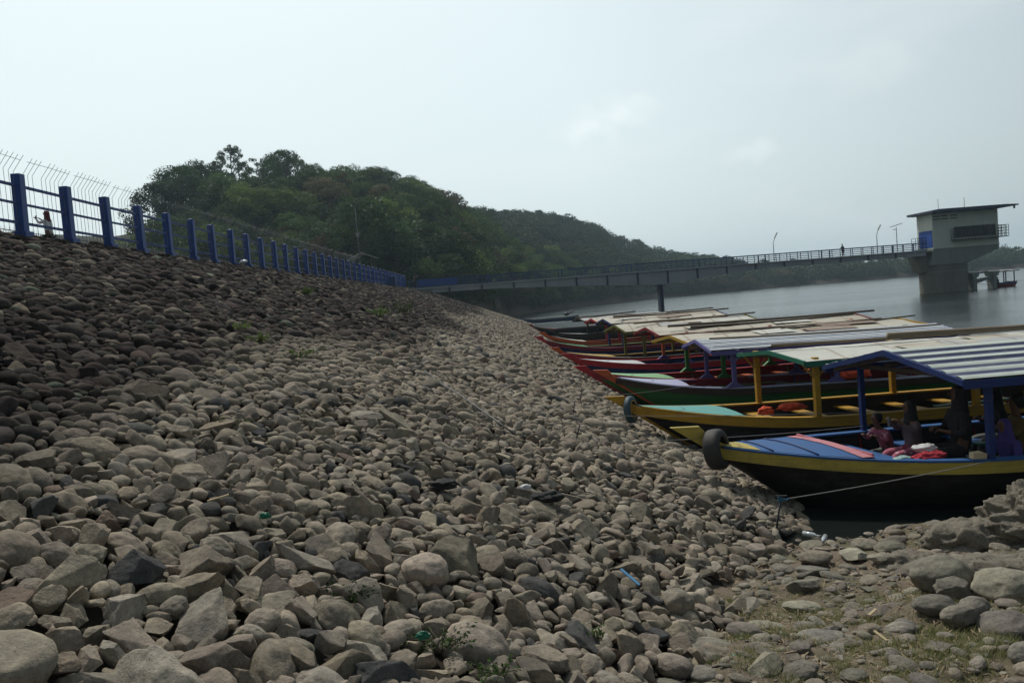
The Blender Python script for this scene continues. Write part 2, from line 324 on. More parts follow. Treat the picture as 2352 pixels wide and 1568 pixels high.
# ---- dam embankment body (under the stones), crest road and back slope
def sheet(name, xs, ys, fz, mat, smooth=True):
    X, Y = np.meshgrid(xs, ys); Z = fz(X, Y); nx, ny = len(xs), len(ys)
    v = np.stack([X.ravel(), Y.ravel(), Z.ravel()], 1)
    i, j = np.meshgrid(np.arange(nx-1), np.arange(ny-1)); a = (j*nx+i).ravel()
    return link_mesh(name, np_mesh(name, v, np.stack([a, a+1, a+nx+1, a+nx], 1), mat), smooth=smooth)
def face_bed(X, Y): return face(X, Y) - .13
xs = np.concatenate([np.linspace(XC, -4, 30), np.linspace(-3.7, 9, 60)])
ys = np.concatenate([np.linspace(-4, 16, 80), np.linspace(16.6, 118, 110)])
def bed(X, Y):
    f = face_bed(X, Y); b = np.where(Y < 16, bench(X, Y)-.6, -6); return np.maximum(f, b)
tag(sheet('embankment_slope', xs, ys, bed, M_dirt_dark), kind='structure')
tag(MB().grid([[(x, y, z) for x, z in ((XC-.05, ZC-.08), (XC-.4, ZC-.02), (-20.6, ZC-.02), (-34, .5), (-60, .5))] for y in (-30, 112)]).build('crest_road', plain('crest road', (.12,.11,.10), .9, .2, 1.5), bm_fix=False), kind='structure')
# ---- near bank (soil, half buried stones, grass)
xs = np.linspace(-2.5, 13, 190); ys = np.linspace(-2, 12.5, 180)
def bankz(X, Y):
    n = vnoise(X, Y, .9, 3.3)*.10 + vnoise(X, Y, 4.5, 9.1)*.035
    f = face(X, Y) - .10; b = bench(X, Y)
    b = b + .10*np.clip((X-4.6)/2, 0, 1)*np.clip((10.9-Y)/2, 0, 1)
    return np.maximum(b + n, f - .05)
bank = sheet('ground', xs, ys, bankz, M_earth); tag(bank, kind='structure')
def gz(x, y): return float(bankz(np.array([[x]]), np.array([[y]]))[0, 0])
# ---- hills and far shore: height field in distance and bearing
KX = np.array([-900,-300,0,340,450,570,620,690,800,900,1000,1060,1130,1200,1260,1330,1400,1450,3400])
K1 = np.array([520,500,505,490,420,400,420,405,420,420,455,485,520,560,590,625,655,690,700])-0.
HX = np.array([-900,1000,1100,1160,1250,1320,1400,1450,1490,1520,1600,1750,2000,2110,2352,3400]); K2 = np.array([560,520,505,502,498,505,530,552,560,572,584,600,604,600,590,540])
DS = (np.array([-900,1050,1120,1170,1200,1300,1400,1530,1850,2110,2352,3400]), np.array([118,118,140,180,200,245,288,350,422,420,450,480.]))
D1X, D1 = np.array([-900,340,700,950,1130,1300,1450]), np.array([150,165,195,215,250,290,330.]); D2X, D2 = np.array([-900,1000,1300,1450,1600,3400]), np.array([420,430,470,500,540,620.])
def horiz(x): return 784 - 1811*math.tan(R(2.9)) - .0787*(x-1176)
def hill(px, d):
    ds = np.interp(px, *DS); hz = horiz(px)
    d1 = np.interp(px, D1X, D1); d2 = np.interp(px, D2X, D2)
    t1 = np.where(px < 1470, 11.0, 6.0); h1 = np.maximum(0, (hz-np.interp(px, KX, K1))*d1/1811 + 3.5 - 8.5); h2 = np.maximum(1.5, (hz-np.interp(px, HX, K2))*d2/1811 + 3.5 - 7.0)
    s1 = np.clip((d-ds)/np.maximum(d1-ds, 20), 0, 1); s2 = np.clip((d-ds)/np.maximum(d2-ds, 25), 0, 1)
    bankh = 2.2*np.clip((d-ds)/6, 0, 1)**.7; base = np.where(px < 1150, 5.0*np.clip((1180-px)/160, 0, 1), 0)
    a = h1*np.sin(s1*math.pi/2)**1.1 * np.where(d > d1, np.maximum(.35, 1-(d-d1)/170), 1)
    b = h2*np.sin(s2*math.pi/2)**1.1
    h = np.maximum(np.maximum(a, b), bankh + base*np.clip((d-ds)/10, 0, 1))
    return np.where(d < ds, np.maximum(-3, -.12*(ds-d)) + base*0, h)
def hill_xy(x, y):
    d = math.hypot(x, y); return float(hill(np.array([1176+1811*x/max(y, 1)]), np.array([d/math.sqrt(1+(x/y)**2)]))[0])
pxs = np.linspace(-1100, 3500, 330); dd = np.concatenate([np.linspace(112, 470, 190), np.linspace(480, 1500, 40)])
PX, D = np.meshgrid(pxs, dd); Z = hill(PX, D); Xh = (PX-1176)/1811*D
Z = Z + vnoise(Xh, D, .05, 5)*np.clip(Z, 0, 3)*.5
a = (np.arange(len(dd)-1)[:, None]*len(pxs)+np.arange(len(pxs)-1)[None, :]).ravel()
def soil_mat():
    m, t, n, b = newmat('hillside undergrowth'); geo = n.new('ShaderNodeNewGeometry'); P = geo.outputs['Position']
    f = noise_n(t, .08, 8, .7, vec=P); g = noise_n(t, .8, 6, .7, vec=P); sx = n.new('ShaderNodeSeparateXYZ'); t.links.new(P, sx.inputs[0])
    c = mixc(t, f, (.035,.045,.02), (.075,.06,.035)); c = mixc(t, g, c, (.045,.04,.028))
    ad = n.new('ShaderNodeMath'); ad.operation = 'MULTIPLY_ADD'; ad.inputs[1].default_value = 3; t.links.new(g, ad.inputs[0]); t.links.new(sx.outputs[2], ad.inputs[2])
    sh = ramp(t, ad.outputs[0], [(.0, (1,1,1)), (1, (0,0,0))]); mr = n.new('ShaderNodeMapRange'); mr.inputs[1].default_value = 2; mr.inputs[2].default_value = 5; mr.inputs[3].default_value = 1; mr.inputs[4].default_value = 0; t.links.new(ad.outputs[0], mr.inputs[0])
    c = mixc(t, mr.outputs[0], c, mixc(t, g, (.085,.065,.05), (.14,.105,.08)))
    t.links.new(c, b.inputs['Base Color']); b.inputs['Roughness'].default_value = .95; b.inputs['Specular IOR Level'].default_value = .1; bump(t, b, g, 1, .8); return m
ter = link_mesh('hills', np_mesh('hills', np.stack([Xh.ravel(), D.ravel(), Z.ravel()], 1), np.stack([a, a+1, a+len(pxs)+1, a+len(pxs)], 1), soil_mat()), smooth=True)
tag(ter, kind='structure')
# ---------------------------------------------------------------- stones
def ico(n):
    b = bmesh.new(); bmesh.ops.create_icosphere(b, subdivisions=n, radius=1); b.verts.ensure_lookup_table()
    v = np.array([p.co[:] for p in b.verts]); f = np.array([[q.index for q in p.verts] for p in b.faces]); b.free(); return v, f
ICO = {k: ico(k) for k in (1, 2, 3, 4, 5)}
NP = 26
shapes = []
for i in range(NP):
    r = np.random.default_rng(100+i); ang = i >= 9         # the first nine are river cobbles, the rest broken rock
    cuts = []
    for k in range(int(r.integers(9, 14)) if ang else int(r.integers(0, 2))):
        q = r.normal(size=3); q /= np.linalg.norm(q); cuts.append((q, r.uniform(.44, .74) if ang else r.uniform(.72, .85)))
    if ang and i % 2: cuts.append((np.array([r.uniform(-.25,.25), r.uniform(-.25,.25), 1.0])/1.03, r.uniform(.35, .6)))
    shapes.append((ang, cuts, r.uniform(0, 50), (r.uniform(1.0, 1.4), r.uniform(.78, 1.0), r.uniform(.55, .82))))
def stone_verts(i, lod):
    ang, cuts, off, sc = shapes[i]; v, f = ICO[lod]; v = v.copy()
    n1 = np.array([noise.fractal(Vector(p*.9+off), 1, 2, 3) for p in v]); v *= (1 + (.17 if not ang else .20)*n1)[:, None]
    for q, d in cuts:
        s = v @ q; over = np.maximum(0, s-d); v -= np.outer(over*.97, q)
    if lod >= 3:
        n2 = np.array([noise.fractal(Vector(p*3.2+off), 1, 2, 4) for p in v]); v *= (1 + (.018 if not ang else .05)*n2)[:, None]
    return v*np.array(sc), f
LOD = {l: [stone_verts(i, l) for i in range(NP)] for l in (1, 2, 3)}
HI = []
for i in range(NP):
    v, f = stone_verts(i, 5); me = np_mesh('stone', v, f, M_stone_o); me.polygons.foreach_set('use_smooth', [True]*len(f)); HI.append(me)
def stone_tint(x, y, z, r):
    """lake silt pales everything below the high-water mark (z about 2.5)"""
    k = 1/(1+math.exp(-(2.55 + .25*math.sin(x*.7+y*.31) + .3*math.sin(y*.13) - z)/.10)); k = min(1, k)*(.82+.25*r.random())
    dark = np.array((.056,.047,.043))*r.uniform(.5, 1.7)*np.array((1+r.uniform(-.05,.12), 1, 1+r.uniform(-.08,.08)))
    if r.random() < .10: dark = np.array((.19,.165,.13))*r.uniform(.8, 1.2)
    if r.random() < .07: dark = dark*np.array((.8, 1.06, 1.0))
    lite = np.array((.305,.270,.216))*r.uniform(.70, 1.20)*np.array((1+r.uniform(-.02,.04), 1, 1+r.uniform(-.04,.05)))
    if r.random() < .025: lite = np.array((.25,.195,.16))*r.uniform(.8, 1.1)
    if r.random() < .05: lite = np.array((.10,.10,.098))
    if r.random() < .05: lite = np.array((.34,.31,.26))
    c = dark*(1-k)+lite*k
    return c
def scatter(accept, radius, region, scale, seed, k=.80):
    """dart throwing on the slope: big stones first, then smaller ones in the gaps"""
    r = np.random.default_rng(seed); cell = .5; G = {}; out = []
    (x0, x1), (y0, y1) = region
    for lo, hi, n in radius:
        U = r.random((n, 3))
        for u, v, q in U:
            x = x0+(x1-x0)*u; y = y0+(y1-y0)*v
            if not accept(x, y): continue
            rad = (lo+(hi-lo)*q*q)*(scale(x, y) if scale else 1)
            i, j = int(x/cell), int(y/cell); ok = True
            for a in (i-1, i, i+1):
                for b in (j-1, j, j+1):
                    for (px, py, pr) in G.get((a, b), ()):
                        if (px-x)**2+(py-y)**2 < (k*(pr+rad))**2: ok = False; break
                    if not ok: break
                if not ok: break
            if ok: G.setdefault((i, j), []).append((x, y, rad)); out.append((x, y, rad))
    return out
def on_face(x, y):
    return face(x, y) > bench(x, y)+.04-(.10*math.sin(y*2.1)+.07*math.sin(y*5+x)) and face(x, y) > -.35 and abs(x) < 0.72*y+2.5 and x > XC-.1
st = []
near = scatter(on_face, [(.13,.24,900), (.10,.165,7000), (.075,.115,32000), (.05,.078,56000), (.03,.045,30000)], ((XC, 5), (1.0, 17)), lambda x, y: 1.0 if x < -1.2 and y < 5 else float(np.interp(math.hypot(x*.6, y), (4.8, 7.5), (1.0, .80))), 1, .74)
mid = scatter(lambda x, y: on_face(x, y) , [(.12,.21,10000), (.085,.13,50000), (.06,.085,60000)], ((XC, 4.6), (17, 52)), 0, 2, .78)
far = scatter(lambda x, y: on_face(x, y), [(.12,.20,25000), (.095,.13,60000)], ((XC, 4.6), (52, 118)), 0, 3, .84)
print('STONES', len(near), len(mid), len(far))
tilt = math.atan(ZC/(3.2-XC))
items = []
srt = np.random.default_rng(11)
for (x, y, r) in near+mid+far:
    # proportion of cobbles is larger high on the slope, broken rock lower down
    z = float(face(x, y)); cob = srt.random() < (.70 if z > 2.5 else (.20 if y < 14 else .38))
    i = int(srt.integers(0, 9)) if cob else int(srt.integers(9, NP))
    yaw = srt.uniform(0, 2*math.pi); tq = .17 if cob else .42; tx, ty = srt.normal(0, tq), srt.normal(0, tq)
    m = Matrix.Rotation(tilt, 3, 'Y') @ Matrix.Rotation(tx, 3, 'X') @ Matrix.Rotation(ty, 3, 'Y') @ Matrix.Rotation(yaw, 3, 'Z')
    zz = z - r*.14 + srt.uniform(-.03, .05)*(r/.15)
    c = stone_tint(x, y, z, srt)
    items.append((x, y, zz, r*(1.10 if i < 9 else 1.34), i, m, c, r/math.hypot(y, x, 3.5-z) if abs(x) < .66*y+.1 and y > 2.6 else 0))
items.sort(key=lambda q: -q[7])
def stone_words(i, r, z, c):
    kind = 'rounded' if i < 9 else 'broken angular'
    size = 'large' if r > .24 else ('medium' if r > .16 else 'small')
    tone = 'dark brown' if z > 2.6 else ('reddish grey' if c[0] > c[1]*1.25 else ('pale grey' if c[1] > .2 else 'grey brown'))
    where = 'above the waterline band of the slope' if z > 2.6 else 'on the dusty lower part of the slope'
    return '%s %s %s stone %s' % (size, kind, tone, where)
for (x, y, z, r, i, m, c, a) in items[:300]:
    o = bpy.data.objects.new('slope_stone', HI[i]); COL.objects.link(o)
    o.matrix_world = Matrix.Translation((x, y, z)) @ (m*r).to_4x4(); o.color = (*c, 1)
    l = stone_words(i, r, z, c); tag(o, l, 'stone', l.replace(' stone ', ' stones '))
def merge_stones(name, its, lodf, mat):
    V = []; F = []; T = []; n = 0
    for (x, y, z, r, i, m, c, a) in its:
        v, f = LOD[lodf(y)][i]; v = (v*r) @ np.array(m).T + (x, y, z)
        V.append(v); F.append(f+n); n += len(v); T.append(np.repeat([[*c, 1.0]], len(v), 0))
    V = np.concatenate(V); me = np_mesh(name, V, np.concatenate(F), mat)
    at = me.color_attributes.new('tint', 'FLOAT_COLOR', 'POINT'); at.data.foreach_set('color', np.concatenate(T).astype(np.float32).ravel())
    return link_mesh(name, me, smooth=True)
rest = merge_stones('stone_riprap', items[300:], lambda y: 3 if y < 11 else (2 if y < 45 else 1), M_stone_a)
tag(rest, 'slope of thousands of rounded and broken stones running from the water up to the blue fence', 'stones', kind='stuff')
# ---- bank stones: boulders placed one by one, then half buried stones
boulders = [  # x, y, half width, shape, squash, tint, label
 (4.09,7.75,.285,0,.92,(.17,.165,.14),'largest round grey boulder at the right, smooth domed top, below the clay mound'),
 (4.47,7.28,.26,3,.80,(.23,.22,.18),'pale oblong boulder with a broken dark side at the right edge'),
 (3.97,7.22,.20,12,.95,(.13,.125,.11),'angular dark grey boulder wedged between two large boulders'),
 (3.50,6.76,.165,1,.85,(.135,.13,.115),'pitted round dark boulder in front of the largest boulder'),
 (3.86,6.33,.19,5,.80,(.14,.13,.12),'pitted rounded boulder with hollows at the right edge above the grass'),
 (3.82,6.72,.13,2,.9,(.18,.17,.15),'smooth round stone behind the pitted boulder at right'),
 (3.58,6.52,.14,4,.85,(.165,.155,.135),'round stone touching the left of the pitted boulder'),
 (3.66,5.72,.13,6,1.0,(.16,.155,.14),'upright rounded stone at the lower right edge'),
 (3.80,9.08,.245,15,.62,(.27,.26,.215),'pale flat topped slab of stone near the water edge'),
 (4.02,8.85,.17,11,.75,(.19,.18,.15),'grey block right of the pale flat slab'),
 (3.32,9.0,.18,7,.6,(.17,.155,.13),'flattened brownish stone left of the pale slab'),
 (3.16,8.60,.19,13,.65,(.16,.155,.14),'angular grey stone in the middle of the stone cluster'),
 (2.88,8.85,.12,8,.7,(.17,.16,.14),'small rounded stone left of the stone cluster'),
 (1.38,6.41,.25,2,.38,(.19,.18,.155),'broad flat domed stone sunk in the litter at the bottom'),
 (2.79,8.03,.20,10,.55,(.15,.145,.125),'triangular dark stone in the middle of the dirt patch'),
 (2.62,7.55,.17,0,.42,(.22,.215,.175),'pale oval stone in front of the triangular stone'),
 (2.12,7.05,.17,4,.36,(.20,.195,.16),'pale low stone on the dry grass'),
 (1.05,7.45,.15,9,.75,(.13,.125,.115),'dark angular stone at the foot of the slope'),
 (1.70,8.05,.15,6,.8,(.145,.135,.12),'brown rounded stone above the straw patch'),
 (2.45,9.15,.13,1,.6,(.165,.15,.125),'round brown stone on the dirt path'),
 (2.12,9.05,.13,3,.55,(.175,.16,.13),'pale rounded stone beside the dirt path'),
 (4.61,9.72,.115,7,.8,(.14,.13,.115),'smooth stone standing at the water edge left of the clay mound'),
 (5.02,9.62,.135,0,.8,(.085,.08,.07),'dark round boulder against the foot of the clay mound'),
 (3.78,10.25,.115,17,.9,(.14,.135,.115),'pointed stone rising out of the shallow water'),
 (3.62,9.9,.14,5,.6,(.19,.18,.15),'rounded stone by the white plastic bottles'),
 (.62,5.62,.145,2,.75,(.18,.175,.145),'smooth pale round stone at the bottom edge'),
 (.98,5.75,.15,8,.4,(.155,.15,.13),'flat round stone behind the smooth pale stone'),
 (2.35,5.75,.10,1,.6,(.15,.145,.125),'small round stone with roots at the bottom'),
 (4.35,9.35,.15,3,.6,(.17,.165,.135),'rounded silt coloured stone on the bank by the water'),
 (4.10,9.55,.13,8,.6,(.18,.17,.14),'low pale stone on the water edge'),
]
for (x, y, r, i, sq, c, lab) in boulders:
    o = bpy.data.objects.new('boulder', HI[i]); COL.objects.link(o); sc = shapes[i][3]
    o.location = (x, y, gz(x, y) + r*sq*sc[2]*(.45 if sq < .6 else .62)); o.rotation_euler = (rng.normal(0, .08), rng.normal(0, .08), rng.uniform(-.35, .35)); k = r/sc[0]*1.12
    o.scale = (k, k*1.15, k*sq*1.15); o.color = (c[0]*1.3, c[1]*1.28, c[2]*1.24, 1); tag(o, lab, 'boulder')
occ = [(b[0], b[1], b[2]) for b in boulders]
def on_bank(x, y):
    if not (bench(x, y)+.02 > face(x, y)-.03 and bench(x, y) > -.03 and abs(x) < .72*y+.4): return False
    dirt = .5+.5*math.sin(x*1.3+y*.9+1)*math.sin(y*1.1-x*.6)
    if rng.random() < dirt*.30: return False
    return all((x-a)**2+(y-b)**2 > (q+.10)**2 for a, b, q in occ)
bs = scatter(on_bank, [(.09,.15,520), (.055,.09,3200), (.028,.05,7000), (.014,.026,9000)], ((.2, 8.5), (4.2, 10.6)), 0, 5, .92)
its = []
for (x, y, r) in bs:
    i = int(srt.integers(0, 9)) if srt.random() < .62 else int(srt.integers(9, NP)); c = np.array((.25,.23,.19))*srt.uniform(.68, 1.2)*np.array((1+srt.uniform(-.04,.06),1,1+srt.uniform(-.06,.08)))
    m = Matrix.Rotation(srt.normal(0,.15), 3, 'X') @ Matrix.Rotation(srt.normal(0,.15), 3, 'Y') @ Matrix.Rotation(srt.uniform(0, 6.3), 3, 'Z') @ Matrix.Diagonal((1, 1, srt.uniform(.5, .8)))
    its.append((x, y, gz(x, y)+r*.12, r*1.05, i, m, c, r/math.hypot(x, y, 3)))
its.sort(key=lambda q: -q[7])
for (x, y, z, r, i, m, c, a) in its[:200]:
    o = bpy.data.objects.new('bank_stone', HI[i]); COL.objects.link(o); o.matrix_world = Matrix.Translation((x, y, z)) @ (m*r).to_4x4(); o.color = (*c, 1)
    l = '%s %s stone half buried in the soil and dry grass of the bank' % ('pale' if c[1] > .24 else 'grey brown', 'rounded' if i < 9 else 'angular'); tag(o, l, 'stone', l.replace('stone half', 'stones half'))
tag(merge_stones('pebbles', its[200:], lambda y: 2, M_stone_a), 'small pebbles scattered over the soil of the bank', 'pebbles', kind='stuff')
# ---- clay mound at the right
def clay(name, c, rad, seed, lab, lod=6, amp=.26, flat=1):
    b = bmesh.new(); bmesh.ops.create_icosphere(b, subdivisions=lod, radius=1)
    for v in b.verts:
        p = v.co.copy(); n = noise.fractal(p*1.7+Vector((seed,)*3), 1, 2, 6); k = noise.voronoi(p*3.1+Vector((seed,)*3))[0][0]; kk = noise.voronoi(p*8+Vector((seed,)*3))[0][0]
        v.co = Vector((p.x*rad[0], p.y*rad[1], p.z*rad[2]))*(1+amp*n+.10*(k-.35)+.07*(kk-.3)+.09*noise.fractal(p*5+Vector((seed,)*3), .6, 2.1, 7))
    me = bpy.data.meshes.new(name); b.to_mesh(me); b.free(); o = link_mesh(name, me, M_clay, smooth=True); o.location = c; tag(o, lab, 'clay mound'); return o
clay('clay_mound', (6.85,9.25,.02), (1.40,.85,.78), 4.0, 'big cracked mound of dried clay at the water edge under the near boat', 7)
clay('clay_lump', (5.35,9.35,.12), (.55,.38,.34), 8.0, 'crumbly clay lump at the left foot of the big clay mound', 5)
clay('clay_lump', (4.95,8.35,.14), (.62,.42,.20), 12.0, 'low cracked clay hump behind the largest round boulder', 5)
clay('clay_lump', (5.75,8.1,.18), (.75,.5,.26), 16.0, 'wide clay hump below the mound at the right edge', 5)
clay('clay_lump', (4.30,8.75,.13), (.40,.26,.19), 20.0, 'rough clay lump beside the pale flat stone slab', 5)
# ---- grass, straw litter, weeds
def blades(name, spots, h, wdt, n, mat, spread, lean=.5, seed=3):
    r = np.random.default_rng(seed); V = []; F = []; A = []
    for (x, y, z) in spots:
        k = int(n*r.uniform(.6, 1.3)); q = r.random()
        for _ in range(k):
            a = r.uniform(0, 6.28); bx, by = x+r.normal(0, spread), y+r.normal(0, spread); hh = h*r.uniform(.5, 1.3); l = lean*r.uniform(.2, 1.3); w_ = wdt*r.uniform(.6, 1.3)
            px, py = -math.sin(a)*w_, math.cos(a)*w_; dx, dy = math.cos(a)*l*hh, math.sin(a)*l*hh; i = len(V)
            V += [(bx-px, by-py, z-.01), (bx+px, by+py, z-.01), (bx+px*.7+dx*.45, by+py*.7+dy*.45, z+hh*.62), (bx-px*.7+dx*.45, by-py*.7+dy*.45, z+hh*.62), (bx+dx, by+dy, z+hh), (bx+dx+px*.1, by+dy+py*.1, z+hh)]
            F += [(i, i+1, i+2, i+3), (i+3, i+2, i+5, i+4)]; A += [np.clip(q*.6+r.random()*.4, 0, 1)]*6
    me = np_mesh(name, V, F, mat); at = me.attributes.new('lv', 'FLOAT', 'POINT'); at.data.foreach_set('value', np.array(A, np.float32)); return link_mesh(name, me)
gm = leafmat('bank grass', (.085,.115,.035), (.27,.25,.11), .3)
sp = []
for _ in range(9000):
    x, y = rng.uniform(.5, 5.2), rng.uniform(4.4, 9.3)
    d = math.exp(-((x-2.9)/1.5)**2-((y-6.2)/1.1)**2) + .8*math.exp(-((x-1.4)/.7)**2-((y-7.6)/.5)**2)
    if bench(x, y) > face(x, y)-.05 and rng.random() < d and noise.noise(Vector((x*2.2, y*2.2, 0))) > -.12: sp.append((x, y, gz(x, y)))
tag(blades('grass', sp, .042, .0026, 18, gm, .045, 1.2), 'short dry grass between the half buried stones', 'grass', kind='stuff')
sm = plain('straw litter', (.33,.25,.16), .9, .6, 14)
sb = MB()
for _ in range(3800):
    x, y = rng.uniform(.3, 4.8), rng.uniform(4.6, 10.2)
    if bench(x, y) < face(x, y)-.08 or noise.noise(Vector((x*1.1, y*1.1, 5))) < -.05: continue
    a = rng.uniform(0, 3.14); l = rng.uniform(.02, .11); z = gz(x, y)+.012; q = rng.uniform(.003, .009)
    sb.bar((x, y, z), (x+math.cos(a)*l, y+math.sin(a)*l, z+rng.uniform(-.004, .02)), q, q*.5)
tag(sb.build('straw_litter', sm, bm_fix=False), 'dry brown straw and twigs littering the bank', 'straw', kind='stuff')
def leafy(name, loc, h, r_, n, mat, lab, s=.03, cat='plant'):
    V = []; F = []; A = []; st_ = MB()
    for k in range(max(3, n//14)):
        a = rng.uniform(0, 6.28); q = rng.uniform(.2, 1)*r_; tip = (math.cos(a)*q, math.sin(a)*q, h*rng.uniform(.5, 1)); st_.tube([(0,0,-.05), (tip[0]*.4, tip[1]*.4, tip[2]*.6), tip], [.006,.004,.002], 4)
        for _ in range(14):
            t = rng.uniform(.35, 1.05); c = np.array(tip)*t+rng.normal(0, s*.9, 3); u = rng.normal(size=3); u /= np.linalg.norm(u); v = np.cross(u, rng.normal(size=3)); v /= np.linalg.norm(v); e = s*rng.uniform(.6, 1.2); i = len(V)
            V += [c-u*e, c+v*e*.5, c+u*e, c-v*e*.5]; F.append((i, i+1, i+2, i+3)); A += [rng.random()]*4
    me = np_mesh('leaves', V, F, mat); at = me.attributes.new('lv', 'FLOAT', 'POINT'); at.data.foreach_set('value', np.array(A, np.float32))
    e_ = empty(name, loc, lab, cat); o = link_mesh('leaves', me, parent=e_); st_.build('stems', M_bark, e_); return e_
def fz(x, y): return float(ground(np.array([x]), np.array([y]))[0])
for (x, y, h, r_, n, lab) in [(-5.0,37.5,.75,.75,300,'tall bright green weed growing out of the distant slope'), (-5.15,31,.4,.6,240,'low bright green weed below the tall one on the slope'), (-4.3,13.4,.16,.35,150,'yellow green weed clump among the dark upper stones'),
   (-3.5,12.9,.14,.4,160,'weed clump at the lower edge of the dark stones'), (-4.9,14.3,.13,.3,110,'small weed left of the yellow green clump'), (-3.05,8.2,.13,.3,120,'tuft of green weed beside the round boulder on the slope'),
   (-1.25,5.35,.13,.22,150,'green creeper between the near stones'), (-.62,5.1,.10,.30,260,'low leafy weed patch at the bottom of the slope'), (-.25,4.95,.10,.28,220,'weed patch beside the green plastic scrap'), (-7.9,30.5,.25,.9,260,'yellowish grass tuft below the fence'), (.45,5.9,.10,.15,90,'small weed where slope and bank meet')]:
    leafy('weed', (x, y, fz(x, y)+.02), h, r_, n, L_lite if y > 12 else L_mid, lab, .06 if y > 28 else (.03 if y > 10 else .018))
# ---------------------------------------------------------------- fences on the crest
XF = -12.45
fence = empty('crest_fence', (XF, 20.7, ZC), 'blue fence of square concrete posts and rails along the crest, bent wires on top', 'fence')
pz = lambda y: ZC - .002*(y-20)
posts_y = [14.0+2.22*k for k in range(38)]
pm = MB().prism([(-.12,-.12),(.12,-.12),(.12,.12),(-.12,.12)], 'z', -.3, 1.58).box(-.19,.19,-.19,.19,-.3,.10).add([(-.12,-.12,1.58),(.12,-.12,1.58),(.12,.12,1.58),(-.12,.12,1.58),(0,0,1.61)], [(0,1,4),(1,2,4),(2,3,4),(3,0,4)])
p0 = pm.build('post', M_navy, fence, bevel=.012); p0.location = (0, posts_y[0]-20.7, pz(posts_y[0])-ZC)
for y in posts_y[1:]:
    c = p0.copy(); COL.objects.link(c); c.parent = fence; c.location = (rng.normal(0, .012), y-20.7, pz(y)-ZC); c.rotation_euler = (rng.normal(0, .006), rng.normal(0, .006), rng.normal(0, .02))
ymax = posts_y[-1]
for zz, hh in ((1.28,.075), (.82,.06), (.32,.07)):
    rb = MB()
    for a, b in zip(posts_y[:-1], posts_y[1:]): rb.bar((0, a+.16-20.7, zz+pz(a)-ZC), (0, b-.16-20.7, zz+pz(b)-ZC), .06, hh)
    rb.build('rail', M_navy, fence, bevel=.006)
for k, (a, b) in enumerate(zip(posts_y[:-1], posts_y[1:])):
    if k > 22: break
    wb = MB(); nn = 10 if k < 12 else 8; r_ = .0065 if k < 6 else .008; f = lambda y: pz(y)-ZC
    for j in range(nn):
        if rng.random() < .06: continue
        y = a+.2+(b-a-.4)*j/(nn-1); z0 = f(y); lx = rng.normal(0, .01); tl = rng.uniform(-.01, .05)
        wb.tube([(.04, y-20.7, .05+z0), (.04+lx, y-20.7, 1.0+z0), (.04, y-20.7, 1.62+z0+rng.uniform(-.02, .02)), (.30+tl, y-20.7+.02, 1.98+z0+tl)], r_, 4)
    wb.tube([(.23, a+.12-20.7, 1.90+f(a)), (.24, (a+b)/2-20.7, 1.905+f(a)), (.23, b-.15-20.7, 1.90+f(b))], r_, 4)
    wb.build('wire_panel', M_galv, fence, bm_fix=False)
# far side fence of the crest road
XB = -20.3
f2 = empty('road_fence', (XB, 40, ZC), 'thin wire mesh fence with a spiky coil on the far side of the crest road', 'fence')
wb = MB(); cb = MB(); rb = MB()
for k in range(300):
    y = 26+k*.14
    wb.tube([(0, y-40, 0), (0, y-40, 1.55)], .006, 3)
for k in range(260): 
    a = k*.55; y = 26+k*.16
    cb.tube([(math.cos(a)*.0, y-40, 1.55), (.05, y-40+.07, 1.85), (0, y-40+.15, 1.62)], .006, 3); cb.tube([(0, y-40, 1.62), (0.02, y-40+rng.uniform(-.04, .04), 1.98)], .005, 3)
for zz in (.3, 1.1, 1.55, 1.85): rb.bar((0, 26-40, zz), (0, 100-40, zz), .03, .03)
wb.build('wires', M_galv, f2, bm_fix=False); cb.build('spikes', M_galv, f2, bm_fix=False); rb.build('rail', M_galv, f2)
q = MB().box(-.06,.06,-.06,.06,0,1.7).build('post', M_rail, f2); q.location = (0, -14, 0)
for k in range(1, 26):
    c = q.copy(); COL.objects.link(c); c.parent = f2; c.location = (0, -14+k*3, 0)
# small things on the crest
e = empty('bin', (-12.0, 83, ZC-.15), 'small blue box standing below the far part of the crest fence', 'box')
MB().box(-.35,.35,-.35,.35,0,.95).build('bin_body', M_rail, e, bevel=.03); MB().box(-.4,.4,-.4,.4,.95,1.03).build('lid', M_navy, e, bevel=.02)
o = link_mesh('plastic_bag', np_mesh('plastic_bag', stone_verts(14, 3)[0]*.17, ICO[3][1], plain('white plastic', (.7,.72,.72), .4, .1)), smooth=True); o.location = (-12.1, 36.6, ZC+.1); tag(o, 'small white bag lying at the foot of a fence post', 'bag')
e = empty('radio_mast', (-18.9, 103, ZC), 'thin guyed steel mast rising beside the pale roofed shelter', 'mast')
MB().tube([(0,0,0),(0,0,11.0)], [.10,.045], 6).build('pole', M_galv, e); MB().tube([(-.35,0,7.6),(.35,0,7.6)], .05, 5).box(-.15,.15,-.1,.1,7.2,7.7).build('bracket', M_conc, e)
MB().tube([(0,0,11),(-.6,0,11.3)], .04, 5).tube([(0,0,11),(.0,0,11.9)], .03, 5).build('antenna', M_galv, e)
# shelter by the bridge head
sx_, sy_ = -20.9, 116.0; e = empty('shelter', (sx_, sy_, 7.1), 'small open shelter with a pale tin roof beyond the end of the fence', 'shelter')
for a in (-1.5, 1.5):
    for b in (-1.4, 1.4): MB().box(a-.07,a+.07,b-.07,b+.07,-2,4.4).build('post', M_wood, e)
MB().prism([(-1.9,4.15),(.1,5.15),(2.1,4.35),(2.1,4.27),(.1,5.05),(-1.9,4.07)], 'y', -1.9, 1.9).build('roof', M_rwhite, e)
MB().box(-1.6,1.6,-1.5,1.5,.9,1.0).build('platform', M_wood, e)
